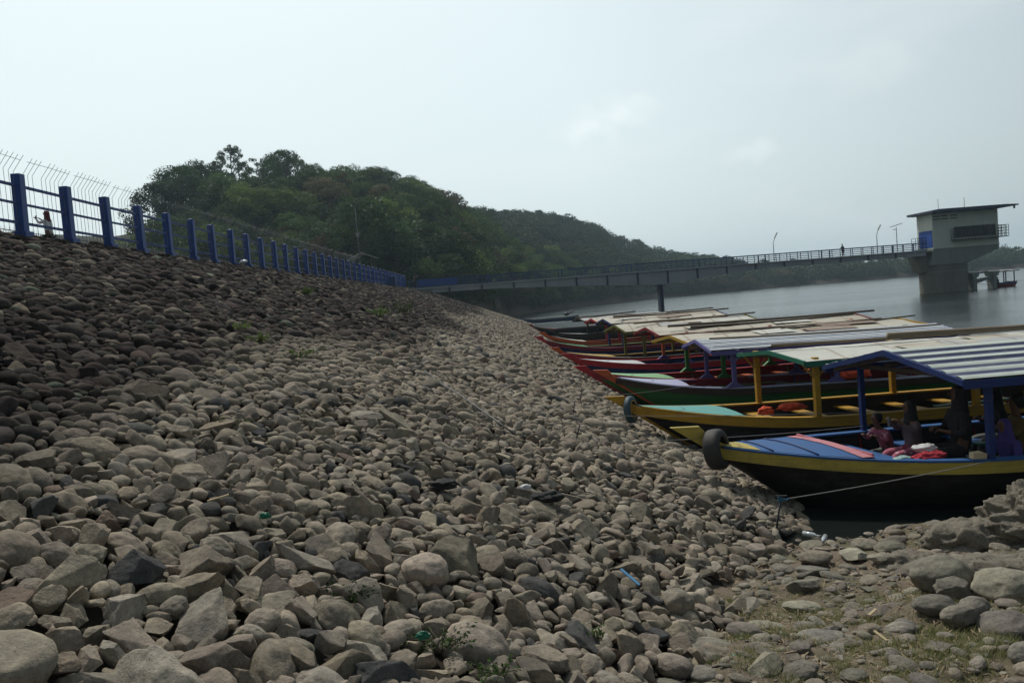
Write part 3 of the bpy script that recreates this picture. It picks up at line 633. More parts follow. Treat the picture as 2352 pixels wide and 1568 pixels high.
# ---------------------------------------------------------------- footbridge to the intake tower
B0 = Vector((-11.6, 100.5, ZC-.1)); B1 = Vector((57.9, 111.0, ZC-.15)); bd = (B1-B0); BL = bd.length; ang = math.atan2(bd.y, bd.x)
br = empty('footbridge', B0, 'long grey girder footbridge with dull blue railings crossing to the intake tower', 'bridge', rz=ang)
ramp_ = (B1.z-B0.z)/BL
MB().box(-1, BL+.5, -1.05, 1.05, -.18, 0).build('deck', M_girder, br)
PX_ = 32.2
def gdepth(x):
    if x < PX_: return .55+1.25*max(0, min(1, (x-8)/(PX_-8)))**1.3
    return .62+1.18*max(0, 1-(x-PX_)/17)**1.5
gx = [-1+i*(BL+1.5)/60 for i in range(61)]
for yy in (-.85, .55):
    top = [(x, -.18) for x in gx]; bot = [(x, -.18-gdepth(x)) for x in reversed(gx)]
    g = MB(); n = len(gx)
    for i in range(n-1):
        a, b_ = gx[i], gx[i+1]; P = [(a,-.18),(b_,-.18),(b_,-.18-gdepth(b_)),(a,-.18-gdepth(a))]
        g.add([(p[0], yy, p[1]) for p in P]+[(p[0], yy+.3, p[1]) for p in P], [(0,1,2,3),(7,6,5,4),(3,2,6,7),(0,4,5,1)])
    g.build('girder', M_girder, br)
sb = MB()
for k in range(1, 17):
    x = k*BL/17; sb.box(x-.12, x+.12, -.93, -.85-.003, -.19-gdepth(x)*.98, -.02)
sb.build('stiffener', M_slate, br)
for yy in (-1.0, 1.0):
    for zz, hh in ((1.0,.09),(.72,.05),(.46,.05),(.2,.05)): MB().bar((-1, yy, zz), (BL+.5, yy, zz), .05, hh).build('rail', M_rail, br)
    k = 0; x = 0
    q = MB().box(-.035,.035,-.035,.035,0,1.0).build('rail_post', M_rail, br); q.location = (0, yy, 0)
    n = 46
    for k in range(1, n):
        c = q.copy(); COL.objects.link(c); c.parent = br; c.location = (k*BL/(n-1), yy, 0); c.scale = (2.2 if k % 6 == 0 else 1, 1, 1.02 if k % 6 == 0 else 1)
MB().box(.2, 5.2, -1.07, -1.035, .12, .98).build('rail_panel', M_navy, br)
pr = empty('bridge_pier', (B0.x+PX_*math.cos(ang), B0.y+PX_*math.sin(ang), 0), 'slender dark twin column pier under the middle of the footbridge', 'pier', rz=ang)
for a in (-.26, .06): MB().box(a, a+.20, -.5, .5, -3, 4.25).build('column', M_slate, pr)
MB().box(-.5,.5,-.9,.9,4.02,4.10).build('bearing', M_slate, pr)
ab = MB().box(-14.6,-9.6,98.6,102.6,2.5,ZC-.4).build('bridge_abutment', M_twr_col); tag(ab, 'low concrete abutment holding the bridge end on the dam', 'abutment')
def lamp(x, y, z, h, kind, lab):
    e = empty('street_lamp', (x, y, z), lab, 'lamp'); MB().tube([(0,0,0),(0,0,h)], [.06,.045], 8).build('pole', M_galv, e)
    if kind == 'arm': MB().tube([(0,0,h),(.30,0,h+.75)], .04, 6).build('arm', M_galv, e); MB().bar((.2,0,h+.62), (.62,0,h+1.35), .22, .10).build('lamp_head', M_conc, e)
    else:
        MB().bar((-.75,0,h+.05), (.75,0,h+.42), .9, .05).build('solar_panel', M_steel, e); MB().bar((-.5,0,h-.35),(0,0,h-.35), .2, .07).build('lamp_head', M_galv, e)
lamp(36.9, 108.9, ZC, 2.5, 'arm', 'street lamp with a tilted arm standing alone in the middle of the footbridge')
lamp(52.3, 111.3, ZC, 2.6, 'arm', 'street lamp with a tilted arm next to the solar lamp')
lamp(55.3, 111.7, ZC, 3.5, 'solar', 'solar lamp with a flat dark panel close to the intake tower')
# ---------------------------------------------------------------- intake tower
tw = empty('intake_tower', (59.6, 110.2, 0), 'pale concrete intake tower with flat overhanging roof standing in the lake', 'tower', rz=R(3))
TL, TD = 9.5, 3.8
def body(): # local x along the long face, y depth
    return MB().box(0, TL, 0, TD, 6.35, 11.05)
body().build('wall', M_twr_wall, tw, bevel=.03)
MB().box(-.04, TL+.04, -.04, TD+.04, 6.15, 6.35).build('string_course', M_twr_wall, tw)
MB().prism([(-.0,6.15),(TL,6.15),(TL,5.55),(4.95,3.9),(-.6,3.9)], 'y', .03, TD-.03).build('flared_base', M_twr_mid, tw)
st_ = []
for k in range(13): a = math.pi/2+math.pi*k/12; st_.append((.95+1.9*math.cos(a), TD/2+1.75*math.sin(a)))
st_ += [(4.9, TD/2-1.75), (4.9, TD/2+1.75)]
MB().prism(st_, 'z', -3, 3.9).build('column', M_twr_col, tw)
MB().prism([(p[0]*1.012-.05, (p[1]-TD/2)*1.02+TD/2) for p in st_], 'z', 2.9, 3.05).build('column_band', M_twr_mid, tw)
MB().prism([(-2.3,5.75),(-.6,5.75),(.05,3.3),(-1.35,2.9)], 'y', TD/2-1.1, TD/2+1.1).build('corbel', M_twr_col, tw, bevel=.05)
MB().box(-2.4, .0, TD/2-1.7, TD/2+1.7, 5.75, 5.95).build('landing', M_twr_col, tw)
rf = MB().prism([(-.9,11.10),(-.9,11.40),(0,11.5),(TL,11.5),(TL+1.8,11.42),(TL+1.8,11.25),(TL,11.07),(0,11.052)], 'y', -1.8, TD+.9).build('roof', M_slate, tw)
for x in (-.5, TL+1.4): MB().box(x-.1, x+.1, -1.5, -1.35, 10.85, 11.2).build('drain_spout', M_slate, rf)
for x in (1.6, 5.4): MB().tube([(x,1,11.5),(x,1,13.1)], .035, 5).build('lightning_rod', M_galv, rf)
for i, x0 in enumerate((.12, 1.25, 2.6)):
    for z in (10.15, 10.55): MB().box(x0, x0+1.0, -.03, .05, z, z+.14).build('vent_slot', M_steel, tw)
MB().box(-.07, -.005, .12, TD-.5, 6.36, 8.75).build('door', M_bluedoor, tw)
wn = MB().box(3.1, TL-.5, -.02, .10, 7.45, 9.0).build('window', M_glass, tw)
mb = MB()
for k in range(9): x = 3.1+k*(TL-3.6)/8; mb.box(x-.05, x+.05, -.06, -.02, 7.45, 9.0)
mb.build('mullion', M_slate, wn)
def cage(name, x0, x1, y0, y1, z0, z1, nx, nz, mat):
    m = MB(); t = .05
    for z in [z0+(z1-z0)*k/nz for k in range(nz+1)]:
        m.bar((x0,y0,z),(x1,y0,z),t,t); m.bar((x0,y1,z),(x0,y0,z),t,t); m.bar((x1,y1,z),(x1,y0,z),t,t)
    for k in range(nx+1): x = x0+(x1-x0)*k/nx; m.bar((x,y0,z0),(x,y0,z1),t,t)
    for y in (y0, (y0+y1)/2, y1):
        for x in (x0, x1): m.bar((x,y,z0),(x,y,z1),t,t)
    m.box(x0, x1, y0, y1, z0-.08, z0-.03); return m.build(name, mat, tw)
cage('window_cage', 2.6, TL+.8, -.95, -.01, 7.2, 8.75, 16, 4, M_steel)
cage('side_cage', TL+.01, TL+.8, .0, 1.6, 7.2, 8.75, 2, 4, M_steel)
cage('door_railing', -1.0, -.09, 1.6, 3.6, 6.2, 7.9, 2, 4, M_rail)
# mooring dolphins by the tower
dj = empty('mooring_dolphin', (66.3, 112, 0), 'two dark concrete mooring columns joined by a beam right of the tower', 'pier', rz=R(9))
for x in (-.9, 2.25):
    MB().box(x+.1, x+.65, -.6, .6, -3, 2.0).build('column', M_twr_mid, dj); MB().prism([(x-.02,1.75),(x+.77,1.75),(x+1.05,2.45),(x-.3,2.45)], 'y', -.75, .75).build('capital', M_twr_mid, dj)
MB().prism([(-.15,1.45),(2.25,1.72),(2.25,1.25),(1.3,1.2),(-.15,.85)], 'y', -.4, .4).build('beam', M_twr_mid, dj)
MB().tube([(-.15,0,.8),(2.25,0,.55)], .03, 4).build('brace', M_steel, dj)
# ---------------------------------------------------------------- trees
def tree_proto(kind, seed):
    r = np.random.default_rng(seed); P = dict(broad=(11, 5.4, .22, 6400, .44, 62), tall=(15, 3.8, .34, 3600, .38, 46), sparse=(11, 3.6, .26, 2200, .40, 38), bushy=(6.5, 4.2, .08, 4200, .36, 40), bamboo=(8.5, 4.4, .08, 5000, .42, 30))[kind]
    H, Rr, lo, nl, ls, nc = P; tr = MB(); trh = H*.62
    lean = r.normal(0, .3, 2); pts = [(0,0,-1.2), (lean[0]*.3, lean[1]*.3, H*.3), (lean[0], lean[1], trh), (lean[0]*1.2, lean[1]*1.2, H*.88)]
    if kind in ('bushy', 'bamboo'):
        for k in range(6): a = k*1.05; tr.tube([(0,0,-.8),(math.cos(a)*.7,math.sin(a)*.7,H*.4),(math.cos(a)*1.8,math.sin(a)*1.8,H*.75)], [.09,.06,.02], 5)
    else: tr.tube(pts, [.30, .22, .13, .03], 7)
    cc = []
    for k in range(nc):
        t = r.uniform(0, 1); a = r.uniform(0, 6.28)
        if kind == 'bamboo': z = H*(.15+.8*math.sin(t*1.5)); q = Rr*(.35+.65*t)*r.uniform(.5, 1)
        else:
            z = H*(lo+(1-lo)*t); env = math.sin(math.pi*min(1, max(.02, (t*.86+.14))))**.55 if kind != 'tall' else (.35+.65*math.sin(math.pi*(t*.8+.15)))
            q = Rr*env*r.uniform(.25, 1)**.6
        c = np.array((math.cos(a)*q+lean[0]*t, math.sin(a)*q+lean[1]*t, z)); cc.append((c, r.uniform(.7, 1.45)*(Rr/4.4)*(.8 if kind in ('sparse', 'tall') else 1), r.random()))
        if kind not in ('bushy', 'bamboo') and k % 2 == 0:
            b = np.array((lean[0]*.7, lean[1]*.7, max(H*.25, c[2]-r.uniform(1, 3.0)))); tr.tube([b, (b+c)/2+(0,0,.15), c], [.085,.05,.015], 4, caps=False)
    V = np.zeros((nl, 4, 3)); A = np.zeros((nl, 4))
    for j in range(nl):
        c, cr, tone = cc[int(r.integers(0, nc))]; u = r.normal(size=3); u /= np.linalg.norm(u); rad = cr*r.uniform(.35, 1)**.5; p = c+u*rad*np.array((1.15,1.15,.72))
        if kind == 'bamboo': d = np.array((c[0], c[1], -2.2))/3+r.normal(0, .35, 3)
        else: d = r.normal(size=3)
        d /= np.linalg.norm(d); n_ = np.cross(d, u+r.normal(0, .6, 3)); n_ /= np.linalg.norm(n_)+1e-9; s = ls*r.uniform(.55, 1.25)
        wd = .30 if kind == 'bamboo' else .55
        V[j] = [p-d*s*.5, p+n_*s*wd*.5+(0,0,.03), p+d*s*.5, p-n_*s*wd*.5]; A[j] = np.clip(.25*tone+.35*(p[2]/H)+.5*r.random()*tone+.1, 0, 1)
    # 'lv' varies tone clump by clump and paints crown tops lighter, as if lit
    return tr, V.reshape(-1, 3), np.arange(nl*4).reshape(-1, 4), A.ravel()
PROT = {}
for kind, seeds in (('broad', (1, 2, 3)), ('tall', (4, 5)), ('sparse', (6, 7)), ('bushy', (8, 9)), ('bamboo', (10, 11))):
    for s in seeds:
        tr, V, F, A = tree_proto(kind, s); mes = {}
        for mk, mat in (('dark', L_dark), ('mid', L_mid), ('lite', L_lite), ('dry', L_dry), ('far', L_blue)):
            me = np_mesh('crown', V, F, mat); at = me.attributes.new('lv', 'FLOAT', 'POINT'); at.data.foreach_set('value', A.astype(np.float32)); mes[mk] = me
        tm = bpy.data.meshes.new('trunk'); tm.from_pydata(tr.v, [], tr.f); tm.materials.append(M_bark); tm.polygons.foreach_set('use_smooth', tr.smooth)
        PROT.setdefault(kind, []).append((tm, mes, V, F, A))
CAT = dict(broad='broad_tree', tall='tall_tree', sparse='sparse_tree', bushy='bush', bamboo='bamboo_clump')
def tree(kind, tone, x, y, z, s, lab, group=None, sxy=1.0, var=None, cat='tree'):
    tm, mes = PROT[kind][var if var is not None else int(rng.integers(0, len(PROT[kind])))][:2]
    e = empty(CAT[kind], (x, y, z), lab, cat, group, rz=rng.uniform(0, 6.28)); e.scale = (s*sxy, s*sxy, s)
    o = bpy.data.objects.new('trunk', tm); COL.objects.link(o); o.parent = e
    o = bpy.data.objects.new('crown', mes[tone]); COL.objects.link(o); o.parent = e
    return e
def P3(px, d): return (px-1176)/1811*d, d
def hz_(px, d): return float(hill(np.array([px*1.0]), np.array([d*1.0]))[0])
def top_at(px, py, d): return 3.5+(horiz(px)-py)*d/1811       # height a crown must reach to stand that high on the skyline
HT = dict(broad=11.2, tall=15.2, sparse=11.2, bushy=6.8, bamboo=8.4)
def sky_tree(kind, tone, px, py, d, lab, hmax=15, hmin=5, sxy=1.0, var=None, cat='tree', group=None):
    x, y = P3(px, d); z = hz_(px, d); h = max(hmin, min(hmax, top_at(px, py, d)-z)); return tree(kind, tone, x, y, z-.3, h/HT[kind], lab, group, sxy, var, cat)
sky_tree('broad', 'dark', 455, 385, 155, 'huge dense dark tree at the left end of the wood', 17, 9, 1.15, 0)
sky_tree('broad', 'dark', 395, 425, 150, 'dark rounded tree leaning out at the far left of the wood', 16, 8, 1.0, 1)
sky_tree('broad', 'dark', 500, 375, 165, 'broad dark tree just right of the huge dense tree', 17, 8, 1.0, 2)
sky_tree('tall', 'mid', 570, 338, 170, 'tall thin crowned tree rising highest above the wood', 22, 12, .95, 0)
sky_tree('sparse', 'mid', 598, 400, 175, 'thin tree beside the tallest tree, sky showing through', 15, 8, .9, 0)
sky_tree('tall', 'mid', 632, 362, 190, 'open crowned tree left of the big dark tree on the ridge', 19, 9, .9, 1)
sky_tree('broad', 'dark', 692, 348, 178, 'big dark upright tree in the middle of the ridge', 20, 12, .85, 1)
sky_tree('broad', 'lite', 520, 455, 128, 'bright green creeper covered tree mound behind the fence', 12, 6, 1.15, 2)
sky_tree('sparse', 'mid', 345, 520, 128, 'small thin tree at the left edge of the wood behind the fence', 9, 5, 1.2, 1)
sky_tree('bushy', 'mid', 300, 540, 124, 'low bushy tree seen through the fence rails, left of the wood', 6, 3.5, 1.3, 0)
sky_tree('bushy', 'mid', 235, 555, 126, 'leftmost low bush seen through the fence rails', 5, 3, 1.3, 1)
sky_tree('broad', 'dark', 855, 455, 128, 'dark round tree behind the steel mast and pale shelter roof', 15, 9, 1.0, 0)
sky_tree('broad', 'dark', 930, 520, 128, 'dark tree standing at the bridge head', 13, 7, 1.0, 2)
sky_tree('bamboo', 'lite', 960, 520, 150, 'feathery light green bamboo right of the dark bridge head tree', 10, 6, 1.0, 0, 'bamboo')
sky_tree('bamboo', 'mid', 745, 490, 140, 'feathery green clump on the slope below the big dark tree', 9, 6, 1.3, 1, 'bamboo')
sky_tree('broad', 'dark', 1020, 435, 215, 'leafy tree at the shoulder where the ridge starts to fall', 14, 8, .9, 1)
# trees along the ridge and down both hills
crest_px = list(range(755, 1010, 22))
for px, py, k in ((425, 402, 'broad'), (470, 378, 'broad'), (530, 372, 'broad'), (545, 352, 'tall'), (590, 352, 'tall'), (612, 385, 'sparse'), (655, 368, 'tall'), (672, 352, 'broad'), (715, 352, 'tall'), (735, 378, 'broad'), (780, 385, 'sparse')): sky_tree(k, 'dark' if k == 'broad' else 'mid', px, py+6, float(np.interp(px, D1X, D1))-6, {'broad': 'full crowned tree', 'tall': 'tall ragged tree', 'sparse': 'thin open tree'}[k]+' standing on the left part of the ridge', 19, 8, .72 if k != 'tall' else .9, None, 'tree', {'broad': 'full crowned', 'tall': 'tall ragged', 'sparse': 'thin open'}[k]+' trees on the left part of the ridge')
for px in crest_px:
    py = float(np.interp(px, KX, K1))-32+rng.uniform(-8, 8); d = float(np.interp(px, D1X, D1))-4
    k = 'sparse' if 760 < px < 860 else 'broad'
    sky_tree(k, 'dry' if k == 'sparse' and rng.random() < .45 else 'mid', px, py, d, ('half bare tree on the skyline of the near ridge' if k == 'sparse' else 'leafy tree on the skyline of the near ridge'), 14, 7, .8, None, 'tree', ('half bare' if k == 'sparse' else 'leafy')+' trees on the skyline of the near ridge')
cnt = 0
def slope_trees(n, pxr, dr, tones, kinds, lab, group, size, cat='tree', cond=None):
    m = 0; tries = 0; got = []
    while m < n and tries < n*30:
        tries += 1; px = rng.uniform(*pxr); d = rng.uniform(*dr); ds = float(np.interp(px, *DS))
        if d < ds+3 or (cond and not cond(px, d)): continue
        x, y = P3(px, d)
        if any((x-a)**2+(y-b)**2 < (size[0]*2.05)**2 for a, b in got): continue
        got.append((x, y)); z = hz_(px, d); k = kinds[int(rng.integers(0, len(kinds)))]
        s = rng.uniform(*size)/HT[k]*4
        if px < 360 and z < 8: s *= .6
        t = tones[int(rng.integers(0, len(tones)))]; tree(k, t, x, y, z-.2, s, lab, group, rng.uniform(.9, 1.2), None, cat); m += 1
    return m
near1 = lambda px, d: d < float(np.interp(px, D1X, D1))-(26 if px < 770 else -4) and not (px < 360)
a = slope_trees(190, (370, 1180), (122, 235), ['dark', 'dark', 'mid', 'mid', 'mid', 'mid', 'lite', 'mid', 'dark', 'dry', 'lite'], ['broad', 'sparse', 'broad', 'bushy'], 'leafy tree in the wood covering the near hill', 'trees in the wood on the near hill', (1.6, 2.7), cond=near1)
b = slope_trees(80, (1000, 1460), (200, 330), ['dark', 'mid', 'mid', 'lite'], ['bushy', 'bamboo', 'broad'], 'round green tree low on the near hill by the lake', 'trees low on the near hill by the lake', (1.6, 2.5), cond=lambda px, d: d < float(np.interp(px, D1X, D1))+2)
c_ = slope_trees(40, (1000, 1330), (190, 260), ['lite', 'mid'], ['bamboo'], 'feathery bamboo clump above the bridge', 'bamboo clumps above the bridge', (1.9, 2.7), 'bamboo', cond=lambda px, d: d < float(np.interp(px, *DS))+34 and px > 1010)
print('TREES', a, b, c_)
# far wood: second hill and opposite shore, one mass
def far_wood(name, n, pxr, dr, tones, size, lab, keep=1.0, cond=None):
    r = np.random.default_rng(77+n); V = []; F = []; A = []; off = 0; got = 0
    while got < n:
        px = r.uniform(*pxr); d = r.uniform(*dr); ds = float(np.interp(px, *DS))
        if d < ds+2.5 or (cond and not cond(px, d)): continue
        kinds = ['broad', 'broad', 'bushy', 'sparse'][int(r.integers(0, 4))]; v, f, a_ = PROT[kinds][int(r.integers(0, 2))][2:]
        m = int(len(f)*.11); sel = r.choice(len(f), m, replace=False); v = v.reshape(-1, 4, 3)[sel]; ctr = v.mean(1, keepdims=True); v = ctr+(v-ctr)*2.1; s = r.uniform(*size)/HT[kinds]
        v = v.reshape(-1, 3)*s*np.array((1.15, 1.15, 1)); x, y = P3(px, d); V.append(v+(x, y, hz_(px, d)-.5-.16*s*HT[kinds])); A.append(np.clip(a_.reshape(-1, 4)[sel].ravel()*.7+r.uniform(-.25, .4), 0, 1)); got += 1
    V = np.concatenate(V); me = np_mesh(name, V, np.arange(len(V)).reshape(-1, 4), tones); at = me.attributes.new('lv', 'FLOAT', 'POINT'); at.data.foreach_set('value', np.concatenate(A).astype(np.float32))
    return tag(link_mesh(name, me), lab, 'wood', kind='stuff')
far_wood('hill_wood', 760, (1060, 1720), (260, 545), L_blue, (6, 10.5), 'hazy wood covering the second hill behind the bridge', cond=lambda px, d: d < float(np.interp(px, D2X, D2))+8)
far_wood('shore_wood', 330, (1480, 2480), (352, 520), L_blue, (7.5, 13), 'line of trees along the far shore behind the bridge and tower', cond=lambda px, d: float(np.interp(px, *DS))+3 < d < float(np.interp(px, *DS))+60)
far_wood('shore_brush', 420, (1180, 2480), (205, 520), L_blue, (3, 6), 'low brush along the far bank of the lake', cond=lambda px, d: float(np.interp(px, *DS))+2 < d < float(np.interp(px, *DS))+30)
for px, py, t, k, l in ((1475, 532, 'far', 'tall', 'tall leafy tree at the right end of the second hill'), (1562, 568, 'far', 'sparse', 'thin tree on the far shore right of the second hill'), (1690, 570, 'far', 'broad', 'round tree on the far shore above the bridge railing'), (1832, 570, 'far', 'sparse', 'small thin tree above the railing in the middle of the bridge')):
    sky_tree(k, t, px, py, float(np.interp(px, *DS))+14, l, 13, 6, .8)
for px, d, l in ((1655, 372, 'brown dry bush on the far shore below the bridge'), (1720, 385, 'second brown dry bush on the far shore, between dark trees'), (1800, 410, 'pale dry bush on the far shore near the middle of the bridge'), (1590, 360, 'small brown bush at the foot of the far shore, left of the others')):
    x, y = P3(px, d+8); tree('bushy', 'dry', x, y, hz_(px, d+8), 1.0, l, sxy=1.8, cat='bush')
# bare tree right of the tower
bt = MB(); r = np.random.default_rng(5)
def branch(p, d, l, rad, n):
    q = p+d*l; bt.tube([p, q], [rad, rad*.6], 4, caps=False)
    if n:
        for k in range(4 if n > 2 else 3): e_ = d+r.normal(0, .48, 3); e_[2] += .12; e_ /= np.linalg.norm(e_); branch(q, e_, l*r.uniform(.6, .85), rad*.6, n-1)
branch(np.zeros(3), np.array((0,0,1.0)), 4.2, .28, 4)
x, y = P3(2312, 455); e = empty('bare_tree', (x, y, hz_(2312, 455)+1), 'leafless branching tree on the far shore right of the tower', 'tree'); bt.build('trunk', M_bark, e, bm_fix=False)
# ---------------------------------------------------------------- boats
BOATS = {}
def boat(key, label, tip, hd, L, B, zt, col, px_post=None, roof=None, skew=.18, zg=.72, seats=6, sc_prow=1.0, plank=True, posts_n=3, deck_l=2.0, group=None, name='tour_boat', stem=.70, stern_rise=.15):
    """local frame: x aft from the bow tip, y across (positive = far side), z up from the water"""
    e = empty(name, (tip[0], tip[1], 0), label, 'boat', group, rz=R(hd)); BOATS[key] = e
    sh = lambda p: (p[0]-skew*p[1], p[1], p[2])
    xb = .62; zb = zt-(.36 if key == 'A' else .26)
    def W(x): u = max(0, (x-xb))/(.34*L); w_ = B*(1-(1-min(1, u))**2.25) if u < 1 else B*(1-.30*max(0, (x-.62*L)/(.38*L))**2); return max(.05, w_)
    def G(x): u = min(1, max(0, (x-xb)/(.32*L))); g = zg+(zb-zg)*(1-u)**2.2; return g+stern_rise*max(0, (x-.7*L)/(.3*L))**2
    def K(x): return max(-.28, (zb-.10)-stem*(x-xb)*1.0) if x < .8*L else -.28+.3*((x-.8*L)/(.2*L))**2
    X = [xb+(L-xb)*(i/34)**1.25 for i in range(35)]
    prof = [(1, 1), (.97, .72), (.88, .42), (.66, .14), (0, 0)]
    rows = []
    for x in X:
        w_, g, k = W(x), G(x), K(x); r = []
        for s_, half in ((-1, prof), (1, prof[::-1][1:])):
            for a, b_ in half: r.append((x, s_*w_*a, k+(g-k)*b_))
        rows.append(r)
    h = MB().grid(rows, True); n = len(rows[0]); h.add(rows[-1], [tuple(range(n))], False); h.xf(sh).build('hull', PM[col['hull']], e, bm_fix=True)
    # inside lining and floor
    rows2 = []
    for x in X[3:-1]:
        w_, g = W(x)-.045, G(x)-.02; fl = max(K(x)+.16, min(.02, g-.3)); rows2.append([(x, -w_, g), (x, -w_*.95, (g+fl)/2), (x, -w_*.72, fl), (x, 0, fl-.02), (x, w_*.72, fl), (x, w_*.95, (g+fl)/2), (x, w_, g)])
    MB().grid(rows2, True).xf(sh).build('lining', PM[dict(ochre='brown', wine='dred', blue='hulln').get(col['inner'], col['inner'])], e)  # lighter linings get darker paint: shade under the roof put into the colour
    # gunwale: painted side strake with a cap on it
    for s_, cc, cap in ((-1, col['near'], col.get('cap', col['near'])), (1, col['far'], col.get('capf', col.get('cap', col['far'])))):
        g1 = MB(); rs = []
        for x in X:
            w_, g = W(x), G(x); rs.append([(x, s_*(w_+.022), g-.17), (x, s_*(w_+.024), g+.0), (x, s_*(w_-.03), g+.0), (x, s_*(w_-.03), g-.17)])
        g1.grid([r+[r[0]] for r in rs], False); g1.xf(sh); st1 = g1.build('gunwale', PM[cc], e)
        g2 = MB(); rs = []
        for x in X[1:]:
            w_, g = W(x), G(x); iw = min(.13, w_*.8); rs.append([(x, s_*(w_+.035), g+.004), (x, s_*(w_+.035), g+.034), (x, s_*(w_-iw), g+.034), (x, s_*(w_-iw), g+.004)])
        g2.grid([r+[r[0]] for r in rs], False); g2.xf(sh); g2.build('gunwale_cap', PM[cap], st1)
    # foredeck
    dx = [xb+.05+(deck_l)*i/10 for i in range(11)]
    MB().grid([[(x, (W(x)-.05)*t, G(x)+.040+.05*W(x)*(1-t*t)) for t in (-1, -.5, 0, .5, 1)] for x in dx], True).grid([[(x, (W(x)-.05)*t, G(x)-.02) for t in (1, .5, 0, -.5, -1)] for x in dx], True).xf(sh).build('foredeck', PM[col['deck']], e)
    if col.get('deckend'):
        x = dx[-1]; m = MB(); w_ = W(x)
        m.grid([[(x+a, (w_-.02)*t, G(x)+.052+.05*w_*(1-t*t)) for t in (-1, -.5, 0, .5, 1)] for a in (-.02, .16)], True).box(x+.14, x+.17, -w_+.05, w_-.05, G(x)-.1, G(x)+.09); m.xf(sh).build('deck_edge', PM[col['deckend']], e)
        for xx in (dx[4], dx[7]): MB().tube([(xx, (W(xx)-.03)*t, G(xx)+.052+.05*W(xx)*(1-t*t)) for t in (-1, -.5, 0, .5, 1)], .012, 5).xf(sh).build('deck_cord', PM['hulln'], e)
        xx = dx[3]; MB().grid([[(x, (W(x)-.03)*t, G(x)+.046+.05*W(x)*(1-t*t)) for t in (-1, -.5, 0, .5, 1)] for x in [xb+.03+(xx-xb)*i/4 for i in range(5)]], True).xf(sh).build('bow_plate', PM[col['near']], e)
    # prow plank: a leaning board in the keel plane, flat cut top
    pw = .42*sc_prow; t_ = .045
    if plank:
        low = (zt+.1)/stem
        MB().prism([(0, zt), (pw, zt-.015), (pw+.16, zt-.20), (xb+low*.98, -.10), (xb+low*.98-.36, -.22)], 'y', -t_, t_).build('prow', PM[col['prow']], e, bevel=.008)
    # seats
    x = deck_l+xb+.9; k = 0
    while x < L-1.2 and k < seats:
        w_ = W(x)-.05; sgn = MB().box(x, x+.26, -w_, w_, G(x)-.20, G(x)-.16); sgn.xf(sh).build('seat', PM[col['seat']], e, bevel=.005); x += 1.05; k += 1
    for x_ in [deck_l+xb+.45+1.05*q_ for q_ in range(7)]:
        if x_ < L-1: 
            w_ = W(x_)-.05; rr = MB()
            rr.tube([(x_, -w_, G(x_)-.03), (x_, -w_*.93, .35), (x_, -w_*.5, .05), (x_, w_*.5, .05), (x_, w_*.93, .35), (x_, w_, G(x_)-.03)], .022, 4)
            rr.xf(sh).build('rib', PM[col.get('rib', col['inner'])], e)
    if roof:
        for pk in range(3):
            xx = deck_l+xb+.8+pk*1.7+rng.uniform(0, .5); yy = rng.uniform(-.5, .5)*B; MB().bar((xx, yy, G(xx)-.13), (xx+rng.uniform(1.4, 2.4), yy+rng.uniform(-.3, .3), G(xx)-.12), .14, .03).xf(sh).build('loose_plank', PM[['grey', col['seat'], 'olive', 'tgreen'][int(rng.integers(0, 4))]], e)
        x0, x1, ze, za, kind = roof; rw = B+.13; nx = px_post
        xs_ = [nx+(x1-.6-nx)*q_/(posts_n-1) for q_ in range(posts_n)]
        for q_, x in enumerate(xs_):
            for s_ in (-1, 1):
                w_ = W(x)-.02; pc = col['post_n' if s_ < 0 else 'post_f']; ph_ = .04 if key == 'A' else .052; p = MB().box(x-ph_, x+ph_, s_*w_-ph_, s_*w_+ph_, G(x)+.03, ze+.04); (p.bar((x+.03, s_*w_, ze-.38), (x+.30, s_*w_, ze-.02), .03, .03).bar((x-.03, s_*w_, ze-.38), (x-.30, s_*w_, ze-.02), .03, .03) if key in 'BCDFHI' else None); p.xf(sh); ob = p.build('post', PM[pc], e, bevel=.006)
                if col.get('foot'): MB().prism([(x-.24, G(x)+.036), (x+.24, G(x)+.036), (x+.07, G(x)+.17), (x-.07, G(x)+.17)], 'y', s_*w_-.06, s_*w_+.06).xf(sh).build('post_foot', PM[col['foot']], ob)
        mat = dict(cream=M_rcream, white=M_rwhite, grey=M_rgrey, stripe=M_stripe, stripe2=M_stripe2)[kind]
        if kind.startswith('stripe'): # corrugated
            per = .285 if kind == 'stripe' else .17; ny = int(2*rw/per)*6; rs = []
            for x in [x0+(x1-x0)*q_/8 for q_ in range(9)]:
                r = []
                for j in range(ny+1):
                    y = -rw+2*rw*j/ny; z = za-(za-ze)*abs(y)/rw; ph = (y/per) % 1; r.append((x, y, z+.028*(1 if .48 < ph < .96 else (0 if .02 < ph < .44 else .5))+rng.normal(0, .0012)))
                rs.append(r)
            ro = MB().grid(rs, False).xf(sh).build('roof', mat, e)
            sm_ = ro.modifiers.new('thickness', 'SOLIDIFY'); sm_.thickness = .006
        else:
            rs = [[(x+rng.normal(0,.004), y, za-(za-ze)*abs(y)/rw+.012*math.sin(x*2.2+y*5)+rng.normal(0, .005)-.05*max(0, (x-x0)/(x1-x0)-.5)) for y in [rw*t/5 for t in range(-5, 6)]] for x in [x0+(x1-x0)*q_/16 for q_ in range(17)]]
            for r_i in rs: r_i[0] = (r_i[0][0], r_i[0][1]-rng.uniform(-.04, .05), r_i[0][2]-rng.uniform(0, .02)); r_i[-1] = (r_i[-1][0], r_i[-1][1]+rng.uniform(-.04, .05), r_i[-1][2])
            ro = MB().grid(rs, False).xf(sh).build('roof', mat, e); sm_ = ro.modifiers.new('thickness', 'SOLIDIFY'); sm_.thickness = .022
